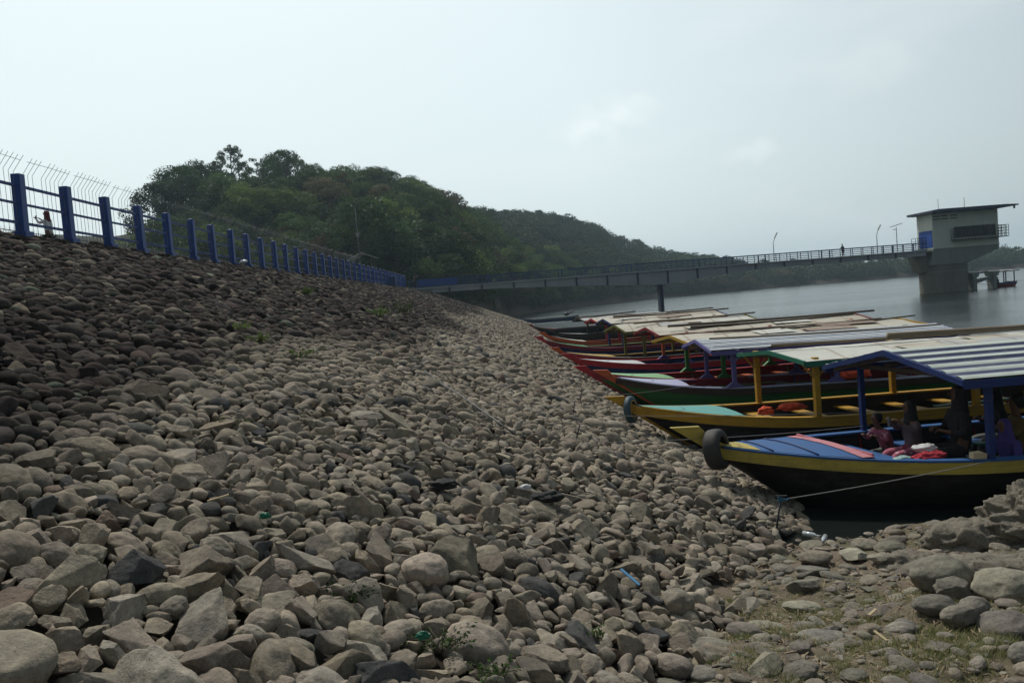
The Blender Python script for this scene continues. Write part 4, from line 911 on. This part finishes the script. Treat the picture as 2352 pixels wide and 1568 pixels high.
            for pk in range(4):
                xa = x0+rng.uniform(.1, .8)*(x1-x0-1.2); xb2 = xa+rng.uniform(.9, 2.2); ya = rng.uniform(.05, .45)*rw; yb = ya+rng.uniform(.3, .5)*rw; s_ = -1 if pk < 3 else 1; xb2 = min(xb2, x1)
                MB().grid([[(x+rng.normal(0,.015), s_*y, za-(za-ze)*y/rw+.034+.012*rng.random()-.05*max(0, (x-x0)/(x1-x0)-.5)) for y in (ya, (ya+yb)/2, yb)] for x in (xa, xa*.6+xb2*.4, xa*.3+xb2*.7, xb2)], False).xf(sh).build('roof_patch', (M_rgrey, M_rcream, M_rwhite, M_rust)[int(rng.integers(0, 4))], ro)
        for xg in (x0-.02, x1+.02):
            g = MB()
            for s_ in (-1, 1):
                g.add([(xg+a, s_*y, z) for a in (-.02, .02) for (y, z) in ((0, za+.02), (rw+.04, ze+.0), (rw+.04, ze-.085), (0, za-.07))], [(0,1,2,3), (7,6,5,4), (0,4,5,1), (1,5,6,2), (2,6,7,3), (3,7,4,0)])
            g.xf(sh).build('gable_board', PM[col['gable']], ro)
        for s_ in (-1, 1): MB().box(x0, x1, s_*(rw+.01)-.018, s_*(rw+.01)+.018, ze-.13, ze-.015).xf(sh).build('eave_board', PM[col.get('eave', col['gable'])], ro)
        rf_ = MB()
        for q_ in range(9):
            x = x0+.15+(x1-x0-.3)*q_/8
            for s_ in (-1, 1): rf_.bar((x, 0, za-.09), (x, s_*rw, ze-.09), .04, .06)
        for x in xs_: rf_.bar((x, -rw+.1, ze-.04), (x, rw-.1, ze-.04), .05, .07)
        rf_.xf(sh).build('rafters', M_wood, ro)
    return e
def c_(**k): return k
boat('A', 'nearest boat, yellow strake, blue foredeck, blue and white striped corrugated roof', (2.38, 12.37), 1.5, 12.5, 1.45, 1.32, c_(hull='hull', inner='hull', near='lemon', far='blue', cap='blue', deck='blue', deckend='pink', prow='lemon', seat='blue', post_n='navy', post_f='navy', gable='navy', eave='navy', rib='dred'), 4.0, (3.5, 11.2, 1.92, 2.25, 'stripe'), zg=.70, sc_prow=1.1, deck_l=1.75, seats=7)
boat('B', 'boat with yellow strakes, aqua foredeck, yellow posts and green gabled pale roof', (1.87, 16.76), -1, 12, 1.28, 1.32, c_(hull='hull', inner='brown', near='yellow', far='yellow', capf='yellow', deck='aqua', prow='yellow', seat='yellow', post_n='yellow', post_f='yellow', gable='tgreen', rib='tgreen'), 3.85, (3.55, 10.6, 1.90, 2.02, 'white'), seats=7, deck_l=1.9)
boat('C', 'green hulled boat with orange prow, purple posts and pale blue corrugated roof', (2.25, 22.6), -8, 11, 1.30, 1.35, c_(hull='hullg', inner='wine', near='brown', far='wine', cap='pale', deck='pale', prow='orange', seat='grey', post_n='lilac', post_f='lilac', gable='lilac', foot='lilac', rib='lilac'), 3.55, (2.95, 9.3, 1.78, 2.0, 'stripe2'), seats=7, deck_l=1.8)
boat('D', 'boat with dark red strakes, green foredeck, green posts and yellow gable board', (1.82, 24.4), 1, 12.3, 1.32, 1.35, c_(hull='hullg', inner='dred', near='dred', far='dred', cap='red', deck='pgreen', prow='red', seat='orange', post_n='green', post_f='green', gable='ochre', foot='green', rib='pgreen'), 4.1, (3.1, 10.2, 1.86, 2.05, 'cream'), seats=7, deck_l=2.1)
boat('E', 'blue hulled boat with red strakes, white foredeck, orange posts and red gable', (1.84, 30.2), -1.5, 12, 1.30, 1.35, c_(hull='hulln', inner='blue', near='red', far='red', cap='red', deck='white', prow='red', seat='blue', post_n='orange', post_f='orange', gable='dred', foot='lilac', rib='blue'), 4.35, (3.3, 11.0, 1.86, 2.1, 'cream'), seats=7, deck_l=2.2)
boat('F', 'boat with orange prow, yellow inner strake, thin olive posts and olive gable', (1.56, 33.9), 1, 11.5, 1.22, 1.40, c_(hull='hulln', inner='ochre', near='red', far='ochre', cap='cream', capf='ochre', deck='ochre', prow='orange', seat='ochre', post_n='olive', post_f='olive', gable='olive', rib='brown'), 3.7, (2.9, 8.6, 1.88, 2.14, 'cream'), seats=6, deck_l=1.9)
boat('G', 'boat with green topped red prow, pink red strake and two navy posts', (1.15, 41.3), 0, 11.5, 1.2, 1.58, c_(hull='hulln', inner='dred', near='wine', far='green', cap='pink', capf='pgreen', deck='green', prow='red', seat='red', post_n='navy', post_f='navy', gable='navy', rib='red'), 4.3, (3.7, 9.6, 1.98, 2.2, 'cream'), seats=6, deck_l=1.9)
boat('H', 'far boat with orange prow and strake, red gabled roof and red posts', (1.55, 46.2), 1, 11.0, 1.15, 1.58, c_(hull='hull', inner='dred', near='orange', far='orange', deck='cream', prow='orange', seat='red', post_n='red', post_f='red', gable='red', rib='red'), 4.4, (3.2, 10.2, 1.90, 2.12, 'cream'), seats=5, deck_l=1.9)
boat('I', 'farthest roofed boat, all bare dark wood with a rough crooked roof frame', (2.6, 56.0), 2, 11.0, 1.2, 1.25, c_(hull='brown', inner='brown', near='brown', far='brown', deck='grey', prow='brown', seat='brown', post_n='brown', post_f='brown', gable='brown'), 3.2, (2.2, 9.0, 1.78, 1.95, 'grey'), seats=4)
boat('J', 'open dark canoe with reddish bow, nearer of the two roofless canoes', (1.6, 75), 0, 8.2, .75, 1.2, c_(hull='hull', inner='brown', near='brown', far='brown', deck='dred', prow='dred', seat='brown'), zg=.55, seats=4, name='canoe')
boat('K', 'open blue grey canoe with outboard motor, farthest along the shore', (1.3, 120), 0, 9.0, .75, 1.05, c_(hull='hulln', inner='grey', near='grey', far='grey', deck='grey', prow='hulln', seat='grey'), zg=.50, seats=4, name='canoe')
e = empty('outboard_motor', (8.6, 120, .5), 'small outboard motor tilted up at the stern of the farthest canoe', 'motor')
MB().ell((0,0,.45),(.45,.3,.28)).build('engine_cover', M_steel, e); MB().bar((0,0,.3),(1.1,0,.75),.12,.12).bar((-.6,0,.5),(0,0,.4),.06,.06).build('shaft', M_steel, e)
boat('L', 'small dark tour boat with canopy moored right of the intake tower', (68.3, 113.0), 18, 5.2, .85, 1.1, c_(hull='dred', inner='dred', near='hulln', far='hulln', deck='hulln', prow='hulln', seat='blue', post_n='navy', post_f='navy', gable='hulln'), 1.0, (.3, 5.1, 2.35, 2.5, 'grey'), posts_n=3, zg=.6, seats=3, deck_l=.7)
# bamboo poles and beams lying on the roofs
def pole(a, b, r_, lab, mat=M_bamboo, sag=.03):
    a, b = Vector(a), Vector(b); pts = [a.lerp(b, t)+Vector((0, .03*math.sin(t*5), -sag*math.sin(math.pi*t))) for t in [q/8 for q in range(9)]]
    tag(MB().tube(pts, [r_*(1-.03*q) for q in range(9)], 7).build('bamboo_pole', mat), lab, 'pole')
pole((5.45, 16.6, 2.14), (11.5, 16.3, 2.13), .035, 'thin bamboo pole along the ridge of the green gabled roof')
pole((6.7, 14.05, 2.36), (12.0, 13.75, 2.36), .06, 'thick bamboo pole on the striped roof beside its ridge')
pole((6.2, 24.2, 2.08), (11.6, 24.7, 2.06), .04, 'bamboo pole on the cream roof with the yellow gable', M_wood)
pole((8.2, 24.0, 2.03), (12.6, 24.6, 2.08), .03, 'second pole on the cream roof, sticking out over its end', M_wood)
pole((5.8, 29.2, 2.13), (13.6, 29.5, 2.10), .05, 'long dark pole on the roof with the red gable', M_wood)
pole((6.5, 28.6, 2.06), (12.4, 28.5, 2.08), .04, 'dark pole near the eave of the red gabled roof', M_wood)
pole((5.2, 33.4, 2.17), (10.6, 34.2, 2.2), .045, 'bamboo pole lying askew on the olive gabled roof')
pole((5.3, 40.6, 2.26), (11.4, 41.2, 2.25), .05, 'bamboo pole on the roof of the navy posted boat')
pole((6.0, 46, 2.16), (12.0, 46.6, 2.2), .05, 'bamboo pole on the far red gabled roof', M_wood)
pole((5.3, 21.2, 2.08), (11.0, 20.2, 2.05), .028, 'thin pole on the pale blue corrugated roof')
pole((4.6, 55.6, 1.98), (9.0, 56.6, 2.1), .06, 'crooked branch lying on the rough roof of the bare wood boat', M_wood)
# tyres
def tyre(c, r_, w_, rot, mat, lab, tread=True):
    e = empty('tyre', c, lab, 'tyre'); e.rotation_euler = rot
    prof = [(-.5,.62),(-.56,.74),(-.52,.90),(-.38,.985),(-.15,1.0),(.15,1.0),(.38,.985),(.52,.90),(.56,.74),(.5,.62),(.42,.60),(.44,.76),(.36,.90),(0,.93),(-.36,.90),(-.44,.76),(-.42,.60)]
    n = 64; rows = []
    for k in range(n+1):
        a = 2*math.pi*k/n; rows.append([(x*w_, math.cos(a)*r_*(q-(.018 if q > .97 and k % 2 else 0)), math.sin(a)*r_*(q-(.018 if q > .97 and k % 2 else 0))) for x, q in prof+[prof[0]]])
    MB().grid(rows, True).build('tread', mat, e)
    ring = MB().tube([(-.53*w_, math.cos(a)*r_*.66, math.sin(a)*r_*.66) for a in [2*math.pi*k/40 for k in range(41)]], .012, 5, caps=False).tube([(.53*w_, math.cos(a)*r_*.66, math.sin(a)*r_*.66) for a in [2*math.pi*k/40 for k in range(41)]], .012, 5, caps=False)
    ring.build('bead', PM['yellow'] if mat is not M_rubber else mat, e)
tyre((3.08, 12.30, .93), .32, .23, (0, R(-8), R(-33)), M_rubber, 'worn black car tyre hung over the yellow prow of the nearest boat')
tyre((2.42, 16.75, 1.00), .29, .13, (0, R(-4), R(-28)), PM['slateblue'], 'thin tyre painted yellow and blue on the prow of the second boat')
# stake, ropes
def rope(pts, r_, lab, mat=M_rope, sag=.0, name='rope'):
    a, b = Vector(pts[0]), Vector(pts[1]); P = [a.lerp(b, t)-Vector((0,0,sag*4*t*(1-t))) for t in [q/16 for q in range(17)]]
    return tag(MB().tube(P, r_, 5).build(name, mat), lab, 'rope')
e = empty('mooring_stake', (3.36, 10.58, .08), 'iron stake with a blue rope knot driven in among the stones', 'stake')
MB().tube([(0,0,-.1),(.12,.0,.50)], .014, 6).bar((.05,0,.51),(.20,0,.50),.02,.012).build('rod', M_steel, e)
kn = MB()
for k in range(7): kn.ell((.12+rng.normal(0,.02), rng.normal(0,.012), .46+rng.normal(0,.022)), (.03,.022,.014), 8, 5)
kn.tube([(.12,0,.47),(.20,0,.44),(.22,0,.47)], .012, 5).tube([(.10,0,.40),(.09,.01,.36)], .010, 5).build('knot', M_bluerope, e)
rope([(3.57, 10.58, .54), (6.55, 10.95, .74)], .007, 'taut rope from the blue knotted stake to the nearest boat', sag=.02)
rope([(.95, 12.6, 1.15), (6.2, 13.85, .82)], .006, 'thin rope from the stones to the far side of the nearest boat', sag=.06)
rope([(1.15, 15.9, 1.1), (7.4, 15.2, .80)], .005, 'thin rope running past the yellow tyre along the second boat', sag=.05)
rope([(1.6, 19.4, 1.0), (4.8, 21.0, .9)], .006, 'thin rope from a peg in the stones to the green hulled boat', sag=.05)
for x, y, h, lab in ((1.15, 15.9, .35, 'thin iron peg tilted in the stones left of the yellow tyre'), (1.6, 19.4, .45, 'thin iron peg in the stones below the orange prow'), (.95, 12.6, .25, 'short iron peg in the stones left of the nearest boat')):
    tag(MB().tube([(x-.06, y, fz(x, y)-.05), (x+.03, y, fz(x, y)+h)], .012, 5).build('peg', M_steel), lab, 'peg')
tag(MB().tube([(-1.75,15.4,fz(-1.75,15.4)+.14),(-1.3,14.0,fz(-1.3,14)+.12),(-.95,13.0,fz(-.95,13)+.15),(-.35,11.7,fz(-.35,11.7)+.12),(-.05,11.1,fz(-.05,11.1)+.12)], .013, 6).build('cable', M_steel), 'black cable lying across the stones in the middle of the slope', 'cable')
# ---------------------------------------------------------------- people (skin-modifier bodies, one continuous surface each)
def skin_body(name, J, E_, mat, parent, lvl=2):
    me = bpy.data.meshes.new(name); me.from_pydata([j[:3] for j in J], E_, []); me.materials.append(mat)
    o = bpy.data.objects.new(name, me); COL.objects.link(o); o.parent = parent
    b = bmesh.new(); b.from_mesh(me); sk = b.verts.layers.skin.verify(); b.verts.ensure_lookup_table()
    for v, j in zip(b.verts, J): v[sk].radius = (j[3], j[3]*(j[4] if len(j) > 4 else 1)); v[sk].use_root = (v.index == 0)
    b.to_mesh(me); b.free()
    m = o.modifiers.new('skin', 'SKIN'); m.use_smooth_shade = True; s_ = o.modifiers.new('sub', 'SUBSURF'); s_.levels = lvl; s_.render_levels = lvl
    return o
def hand_pts(J, E_, wi, d, up, s):
    """palm and five fingers grown from wrist index wi"""
    w_ = Vector(J[wi][:3]); d = Vector(d).normalized(); up = Vector(up); side = d.cross(up).normalized(); up = side.cross(d)
    J.append((*(w_+d*.05*s), .022*s, 1.25)); pi = len(J)-1; E_.append((wi, pi))
    for k, (off, ln) in enumerate(((-.024, .062), (-.008, .072), (.008, .068), (.024, .052))):
        a = w_+d*.085*s+side*off*s; b = a+(d*.6-up*.5).normalized()*ln*s*.55; c = b+(d*.1-up*.9).normalized()*ln*s*.45
        for p, r_, q in ((a, .009, pi), (b, .008, None), (c, .0065, None)):
            J.append((*p, r_*s)); E_.append((q if q is not None else len(J)-2, len(J)-1))
    t = w_+d*.035*s+side*-.03*s; t2 = t+(d*.8-side*.5).normalized()*.04*s
    for p, r_, q in ((t, .011, pi), (t2, .009, None)): J.append((*p, r_*s)); E_.append((q if q is not None else len(J)-2, len(J)-1))
def person(loc, rz, label, shirt, legs, pose='sit', s=1.0, hijab=None, hair='brown', reach=(.25, 0, .05), lean=.12, reach2=None, skirt=False, cap=None):
    e = empty('person', loc, label, 'person', rz=rz)
    hip = .12 if pose == 'sit' else .92; f = Vector((1, 0, 0))
    def P(x, y, z, r_, q=1): return (x*s, y*s, z*s, r_*s, q)
    J = []; E_ = []
    J += [P(0,0,hip,.14,.85), P(.02*0+lean*.3,0,hip+.20,.125,.8), P(lean*.8,0,hip+.40,.15,.72), P(lean,0,hip+.51,.09,.8), P(lean*1.15,0,hip+.58,.052), P(lean*1.25,0,hip+.66,.075,1.0), P(lean*1.3,0,hip+.76,.088,1.05), P(lean*1.3-.01,0,hip+.83,.05)]
    E_ += [(i, i+1) for i in range(7)]
    for s_, rc in ((1, reach), (-1, reach2 or reach)):
        a = len(J); sh_ = Vector((lean*.9, s_*.175, hip+.46)); w_ = Vector((lean+rc[0], s_*(.14+rc[1]), hip+.30+rc[2])); el = (sh_+w_)/2+Vector((-.04, s_*.09, -.13))
        J += [P(*sh_, .060), P(*el, .042), P(*w_, .026)]; E_ += [(2, a), (a, a+1), (a+1, a+2)]
        hand_pts(J, E_, a+2, (w_-el), (0, 0, 1), s)
    body_arm = len(J)
    for s_ in (1, -1):
        a = len(J)
        if pose == 'sit': J += [P(.08, s_*.10, hip-.01, .085), P(.42, s_*.13, hip+.0, .062), P(.46, s_*.13, hip-.22, .048), P(.44, s_*.13, hip-.40, .032), P(.56, s_*.14, hip-.43, .030)]
        else: J += [P(0, s_*.095, hip-.08, .088), P(.02, s_*.10, hip-.44, .056), P(0, s_*.10, .30, .046), P(-.02, s_*.10, .07, .034), P(.12, s_*.11, .035, .032)]
        E_ += [(0, a)]+[(a+i, a+i+1) for i in range(4)]
    body = skin_body('body', J, E_, M_skin, e, 2)
    hx, hz_0 = lean*1.3, hip+.75
    # face
    fm = MB().ell(((hx+.098)*s, 0, (hz_0-.015)*s), (.02*s, .014*s, .022*s), 8, 6); fm.build('nose', M_skin, e)
    for s_ in (-1, 1): MB().ell(((hx+.085)*s, s_*.033*s, (hz_0+.015)*s), (.008*s, .013*s, .007*s), 8, 5).build('eye', M_steel, e)
    MB().ell(((hx+.085)*s, 0, (hz_0-.06)*s), (.008*s, .024*s, .007*s), 8, 5).build('mouth', M_steel, e)
    # clothes: shells over torso, arms and legs
    T = [P(0,0,hip-.03,.165,.85), P(lean*.3,0,hip+.20,.145,.8), P(lean*.8,0,hip+.40,.168,.74), P(lean*.95,0,hip+.50,.10,.8)]; TE = [(0,1),(1,2),(2,3)]
    for s_, rc in ((1, reach), (-1, reach2 or reach)):
        a = len(T); sh_ = Vector((lean*.9, s_*.175, hip+.46)); w_ = Vector((lean+rc[0], s_*(.14+rc[1]), hip+.30+rc[2])); el = (sh_+w_)/2+Vector((-.04, s_*.09, -.13)); w2 = el.lerp(w_, .8)
        T += [P(*sh_, .073), P(*el, .056), P(*w2, .040)]; TE += [(2, a), (a, a+1), (a+1, a+2)]
    skin_body('shirt', T, TE, shirt, e)
    Lg = [P(0,0,hip-.01,.155,.9)]; LE = []
    for s_ in (1, -1):
        a = len(Lg)
        if pose == 'sit': Lg += [P(.10, s_*.10, hip-.01, .10), P(.42, s_*.13, hip+.0, .078), P(.47, s_*.13, hip-.22, .066), P(.45, s_*.13, hip-.34, .058)]
        else: Lg += [P(0, s_*.095, hip-.10, .098), P(.02, s_*.10, hip-.44, .070), P(0, s_*.10, .30, .060), P(-.02, s_*.10, .12, .056)]
        LE += [(0, a)]+[(a+i, a+i+1) for i in range(3)]
    skin_body('skirt' if skirt else 'trousers', Lg, LE, legs, e)
    if hijab:
        hb = [P(hx-.015,0,hz_0+.095,.05), P(hx-.022,0,hz_0+.03,.108,.98), P(hx-.03,0,hz_0-.06,.10), P(lean*1.0-.02,0,hip+.54,.12,.8), P(lean*.9-.01,0,hip+.42,.19,.72)]
        skin_body('headscarf', hb, [(0,1),(1,2),(2,3),(3,4)], hijab, e)
    else:
        hb = [P(hx-.025,0,hz_0+.10,.075), P(hx-.04,0,hz_0+.04,.122,1.0), P(hx-.06,0,hz_0-.04,.105), P(hx-.07,0,hz_0-.13,.07)]
        skin_body('hair', hb, [(0,1),(1,2),(2,3)], cap or plain('dark hair', (.012,.010,.009), .6, .2), e)
    if cap: MB().box((hx+.05)*s, (hx+.17)*s, -.06*s, .06*s, (hz_0+.06)*s, (hz_0+.075)*s).build('cap_brim', cap, e, bevel=.004)
    return e
def cloth(n, c, pat=None):
    m, t, nn, b = newmat(n); f = noise_n(t, 9, 5); cc = mixc(t, f, tuple(x*.7 for x in c), tuple(min(1, x*1.2) for x in c))
    if pat:
        v = nn.new('ShaderNodeTexVoronoi'); v.inputs['Scale'].default_value = 16; tc_ = nn.new('ShaderNodeTexCoord'); t.links.new(tc_.outputs['Object'], v.inputs[0]); cc = mixc(t, ramp(t, v.outputs[0], [(.25, (1,1,1)), (.35, (0,0,0))]), cc, pat)
    t.links.new(cc, b.inputs['Base Color']); b.inputs['Roughness'].default_value = .9; bump(t, b, noise_n(t, 14, 5), .5, .03); return m
K_pink = cloth('pink patterned cloth', (.42,.11,.17), (.55,.42,.45)); K_dark = cloth('near black patterned cloth', (.022,.018,.022), (.035,.028,.03)); K_purple = cloth('purple cloth', (.07,.05,.22)); K_grey = cloth('grey cloth', (.12,.13,.12)); K_yel = cloth('mustard cloth', (.16,.11,.03))
K_red = cloth('red cloth', (.45,.03,.05)); K_white = cloth('white cloth', (.62,.62,.62)); K_or = cloth('orange life jacket fabric', (.85,.12,.05)); K_maroon = cloth('maroon cloth', (.14,.02,.03)); K_blk = cloth('black cloth', (.02,.02,.02)); K_aqua = cloth('pale aqua cloth', (.35,.50,.48)); K_mauve = cloth('grey mauve cloth', (.12,.09,.10))
person((6.35, 12.6, .46), R(188), 'woman in grey blouse and pink patterned skirt sitting in the nearest boat', K_mauve, K_pink, 'sit', 1.0, K_blk, reach=(.26,-.02,.22), skirt=True, lean=.06)
person((6.85, 12.15, .50), R(176), 'large person in black patterned clothes and headscarf seated in the nearest boat', K_dark, K_blk, 'sit', 1.22, K_dark, reach=(.22,0,-.02), skirt=True, lean=.02)
person((6.25, 13.25, .36), R(200), 'child leaning over the far side of the nearest boat in pink patterned cloth', K_pink, K_grey, 'sit', .82, None, reach=(.24,.02,.1), lean=.26)
person((7.3, 11.6, .30), R(200), 'person in purple headscarf and top bending down beside the blue post', K_purple, K_grey, 'sit', .95, K_purple, reach=(.25,.04,-.1), reach2=(-.1,.2,-.15), lean=.14)
person((7.75, 12.1, .45), R(165), 'person in mustard shirt seated at the right edge of the picture', K_yel, K_blk, 'sit', 1.05, None, lean=.05)
person((8.2, 13.3, .42), R(180), 'dark dressed person seated behind the purple clad person under the striped roof', K_blk, K_grey, 'sit', .98, K_blk, lean=.08)
person((-15.95, 28.0, ZC), R(175), 'person in dark red headscarf and white top photographing behind the blue fence', K_white, K_blk, 'stand', 1.0, K_maroon, reach=(.32,-.02,.28), lean=.04)
e = person((-11.35, 97.5, ZC-.15), R(20), 'distant person in brown holding up a phone at the far end of the fence', K_mauve, K_blk, 'stand', 1.02, None, reach=(.34,-.03,.25), lean=.03)
person((70.6, 113.8, .55), R(200), 'boatman sitting in the small boat beside the tower', K_blk, K_blk, 'sit', 1.0, None, lean=.1)
person((46.6, 109.3, ZC-.15), R(100), 'small dark figure standing on the footbridge left of the lamps', K_blk, K_blk, 'stand', 1.0, None, reach=(.1,0,-.2))
tag(MB().box(-.008,.008,-.04,.04,-.075,.075).build('phone', M_steel), 'dark phone held up by the woman in the pink skirt', 'phone').location = (5.93, 12.55, 1.10)
tag(MB().box(-.008,.008,-.04,.04,-.075,.075).build('phone', M_steel), 'phone held up by the person behind the blue fence', 'phone').location = (-16.33, 27.95, ZC+1.53)
# ---------------------------------------------------------------- things in the boats and litter
def crumple(name, c, rad, mat, lab, cat, seed=1, rz=0, amp=.35):
    v, f = ICO[4]; v = v.copy(); n_ = np.array([noise.fractal(Vector(p*2.0)+Vector((seed*3.3,)*3), 1, 2, 5) for p in v]); rid = np.array([1-abs(noise.noise(Vector(p*3.5)+Vector((seed,)*3))) for p in v])
    v = v*(1+amp*n_+.18*(rid-.8))[:, None]; v[:, 2] = np.maximum(v[:, 2], -.55)
    o = link_mesh(name, np_mesh(name, v*np.array(rad), f, mat), smooth=True); o.location = c; o.rotation_euler = (0, 0, rz); return tag(o, lab, cat)
crumple('bag', (5.95, 11.45, .74), (.26,.16,.10), K_red, 'crumpled red bag lying by the near gunwale of the nearest boat', 'bag', 2, R(10))
crumple('cloth', (6.0, 11.6, .84), (.17,.12,.07), K_white, 'white and grey cloth piled on the red bag', 'cloth', 3)
crumple('cloth', (5.55, 11.42, .74), (.20,.09,.06), K_aqua, 'pale aqua plastic sheet trailing from the red bag', 'cloth', 4, R(25), .2)
o = MB().prism([(-.09,-.04),(.11,-.05),(.12,.03),(.05,.06),(-.08,.05)], 'y', -.06, .06).build('food_box', plain('cream card', (.55,.44,.28), .8, .1), bevel=.01); o.location = (6.5, 11.15, .785); tag(o, 'cream paper food box on the gunwale next to the blue post', 'box')
e = empty('water_bottle', (7.15, 12.62, .60), 'shiny clear plastic bottle lying on the blue seat', 'bottle', rz=R(-12)); e.rotation_euler = (0, R(90), R(-10))
gl = plain('clear plastic', (.42,.46,.48), .12, .05, 4, .9)
MB().tube([(0,0,-.12),(0,0,-.115),(0,0,.05),(0,0,.09),(0,0,.11)], [.03,.035,.035,.016,.014], 10).build('bottle_body', gl, e); MB().tube([(0,0,.11),(0,0,.13)], .017, 8).build('bottle_cap', PM['white'], e)
crumple('life_jacket', (5.35, 16.9, .70), (.16,.12,.12), K_or, 'orange life jacket beside the yellow seat of the second boat', 'life jacket', 6)
crumple('life_jacket', (5.95, 17.0, .74), (.30,.16,.10), K_or, 'flattened orange life jacket on a yellow seat of the second boat', 'life jacket', 7, R(10))
crumple('life_jacket', (8.9, 20.4, .95), (.30,.2,.20), K_or, 'bright red orange life jackets heaped in the purple posted boat', 'life jacket', 8)
crumple('life_jacket', (8.6, 20.5, .92), (.18,.15,.22), K_or, 'upright red orange life jacket left of the heap', 'life jacket', 9)
for (x, y, z, rz, lab) in ((3.72, 10.22, .14, 40, 'clear plastic bottle lying at the edge of the dark water'), (3.80, 9.98, .15, -30, 'crushed clear plastic bottle just in front of the other bottle')):
    e = empty('plastic_bottle', (x, y, z), lab, 'bottle'); e.rotation_euler = (R(90), 0, R(rz)); MB().tube([(0,0,-.11),(0,0,-.105),(0,0,.04),(0,0,.08),(0,0,.10)], [.028,.033,.033,.014,.013], 10).build('bottle_body', gl, e); MB().tube([(0,0,.10),(0,0,.118)], .016, 8).build('bottle_cap', PM['white'], e)
M_pg = plain('green plastic', (.015,.14,.08), .4, .2); M_py = plain('yellow plastic', (.60,.50,.05), .5, .2); M_pb = plain('light blue plastic', (.08,.25,.45), .4, .2)
crumple('plastic_scrap', (-2.05, 6.15, fz(-2.05, 6.15)+.10), (.045,.022,.03), M_pg, 'green plastic scrap between pale stones at the left', 'litter', 11)
crumple('plastic_scrap', (-.72, 4.98, fz(-.72, 4.98)+.12), (.045,.022,.03), M_pg, 'green plastic scrap next to the leafy weeds at the bottom', 'litter', 12)
crumple('plastic_scrap', (.86, 6.85, .55), (.07,.04,.018), M_py, 'yellow plastic scrap at the foot of the slope', 'litter', 13)
crumple('plastic_scrap', (1.12, 6.55, .53), (.16,.10,.035), K_blk, 'black cloth rag on the litter beside the flat domed stone', 'litter', 14)
crumple('plastic_scrap', (1.62, 6.2, .52), (.05,.03,.02), M_pg, 'tiny green plastic scrap right of the black rag', 'litter', 15)
crumple('plastic_scrap', (.25, 8.9, fz(.25, 8.9)+.12), (.20,.12,.07), K_blk, 'charred black rubbish in a hollow of the stones', 'litter', 16)
crumple('plastic_scrap', (-.85, 8.3, fz(-.85, 8.3)+.10), (.14,.12,.06), K_blk, 'black ash and rag heap on the middle of the slope', 'litter', 17)
crumple('plastic_scrap', (.02, 9.05, fz(.02, 9.05)+.12), (.07,.05,.035), K_white, 'white wrapper next to the charred rubbish', 'litter', 18)
tag(MB().bar((.86,7.36,fz(.86,7.36)+.13),(1.0,7.18,fz(1.0,7.18)+.10),.03,.008).build('plastic_strip', M_pb), 'light blue plastic strip over the lowest slope stones', 'litter')
tag(MB().tube([(.72,6.75,.56),(1.05,6.45,.54)], .007, 6).build('straw_stick', PM['white']), 'thin white stick on the brown litter', 'stick')
for (x, y, l, a, lab) in ((2.75, 6.05, .13, 1.9, 'short cream wood chip standing on the grass'), (1.0, 5.35, .18, -.5, 'brown stick on the litter near the bottom edge'), (-2.45, 6.05, .16, .2, 'pale dry cane piece between stones at the left'), (2.9, 6.7, .10, .5, 'thin wood flake lying on the grassy bank')):
    z = max(gz(x, y), fz(x, y)+.10); tag(MB().bar((x, y, z+.02), (x+math.cos(a)*l, y+math.sin(a)*l, z+.05), .025, .010).build('wood_chip', plain('pale wood', (.42,.34,.2), .8, .2)), lab, 'stick')
# ---------------------------------------------------------------- haze
hm = bpy.data.materials.new('haze'); hm.use_nodes = True; n = hm.node_tree.nodes; n.remove(n['Principled BSDF'])
pv = n.new('ShaderNodeVolumePrincipled'); pv.inputs['Color'].default_value = (.66,.86,1,1); pv.inputs['Density'].default_value = .00032; pv.inputs['Anisotropy'].default_value = .3
hm.node_tree.links.new(pv.outputs[0], n['Material Output'].inputs['Volume'])
hz = MB().box(-1300, 1600, -60, 1900, -14, 75).build('haze', hm); tag(hz, 'pale haze over the lake and hills', 'haze', kind='stuff')
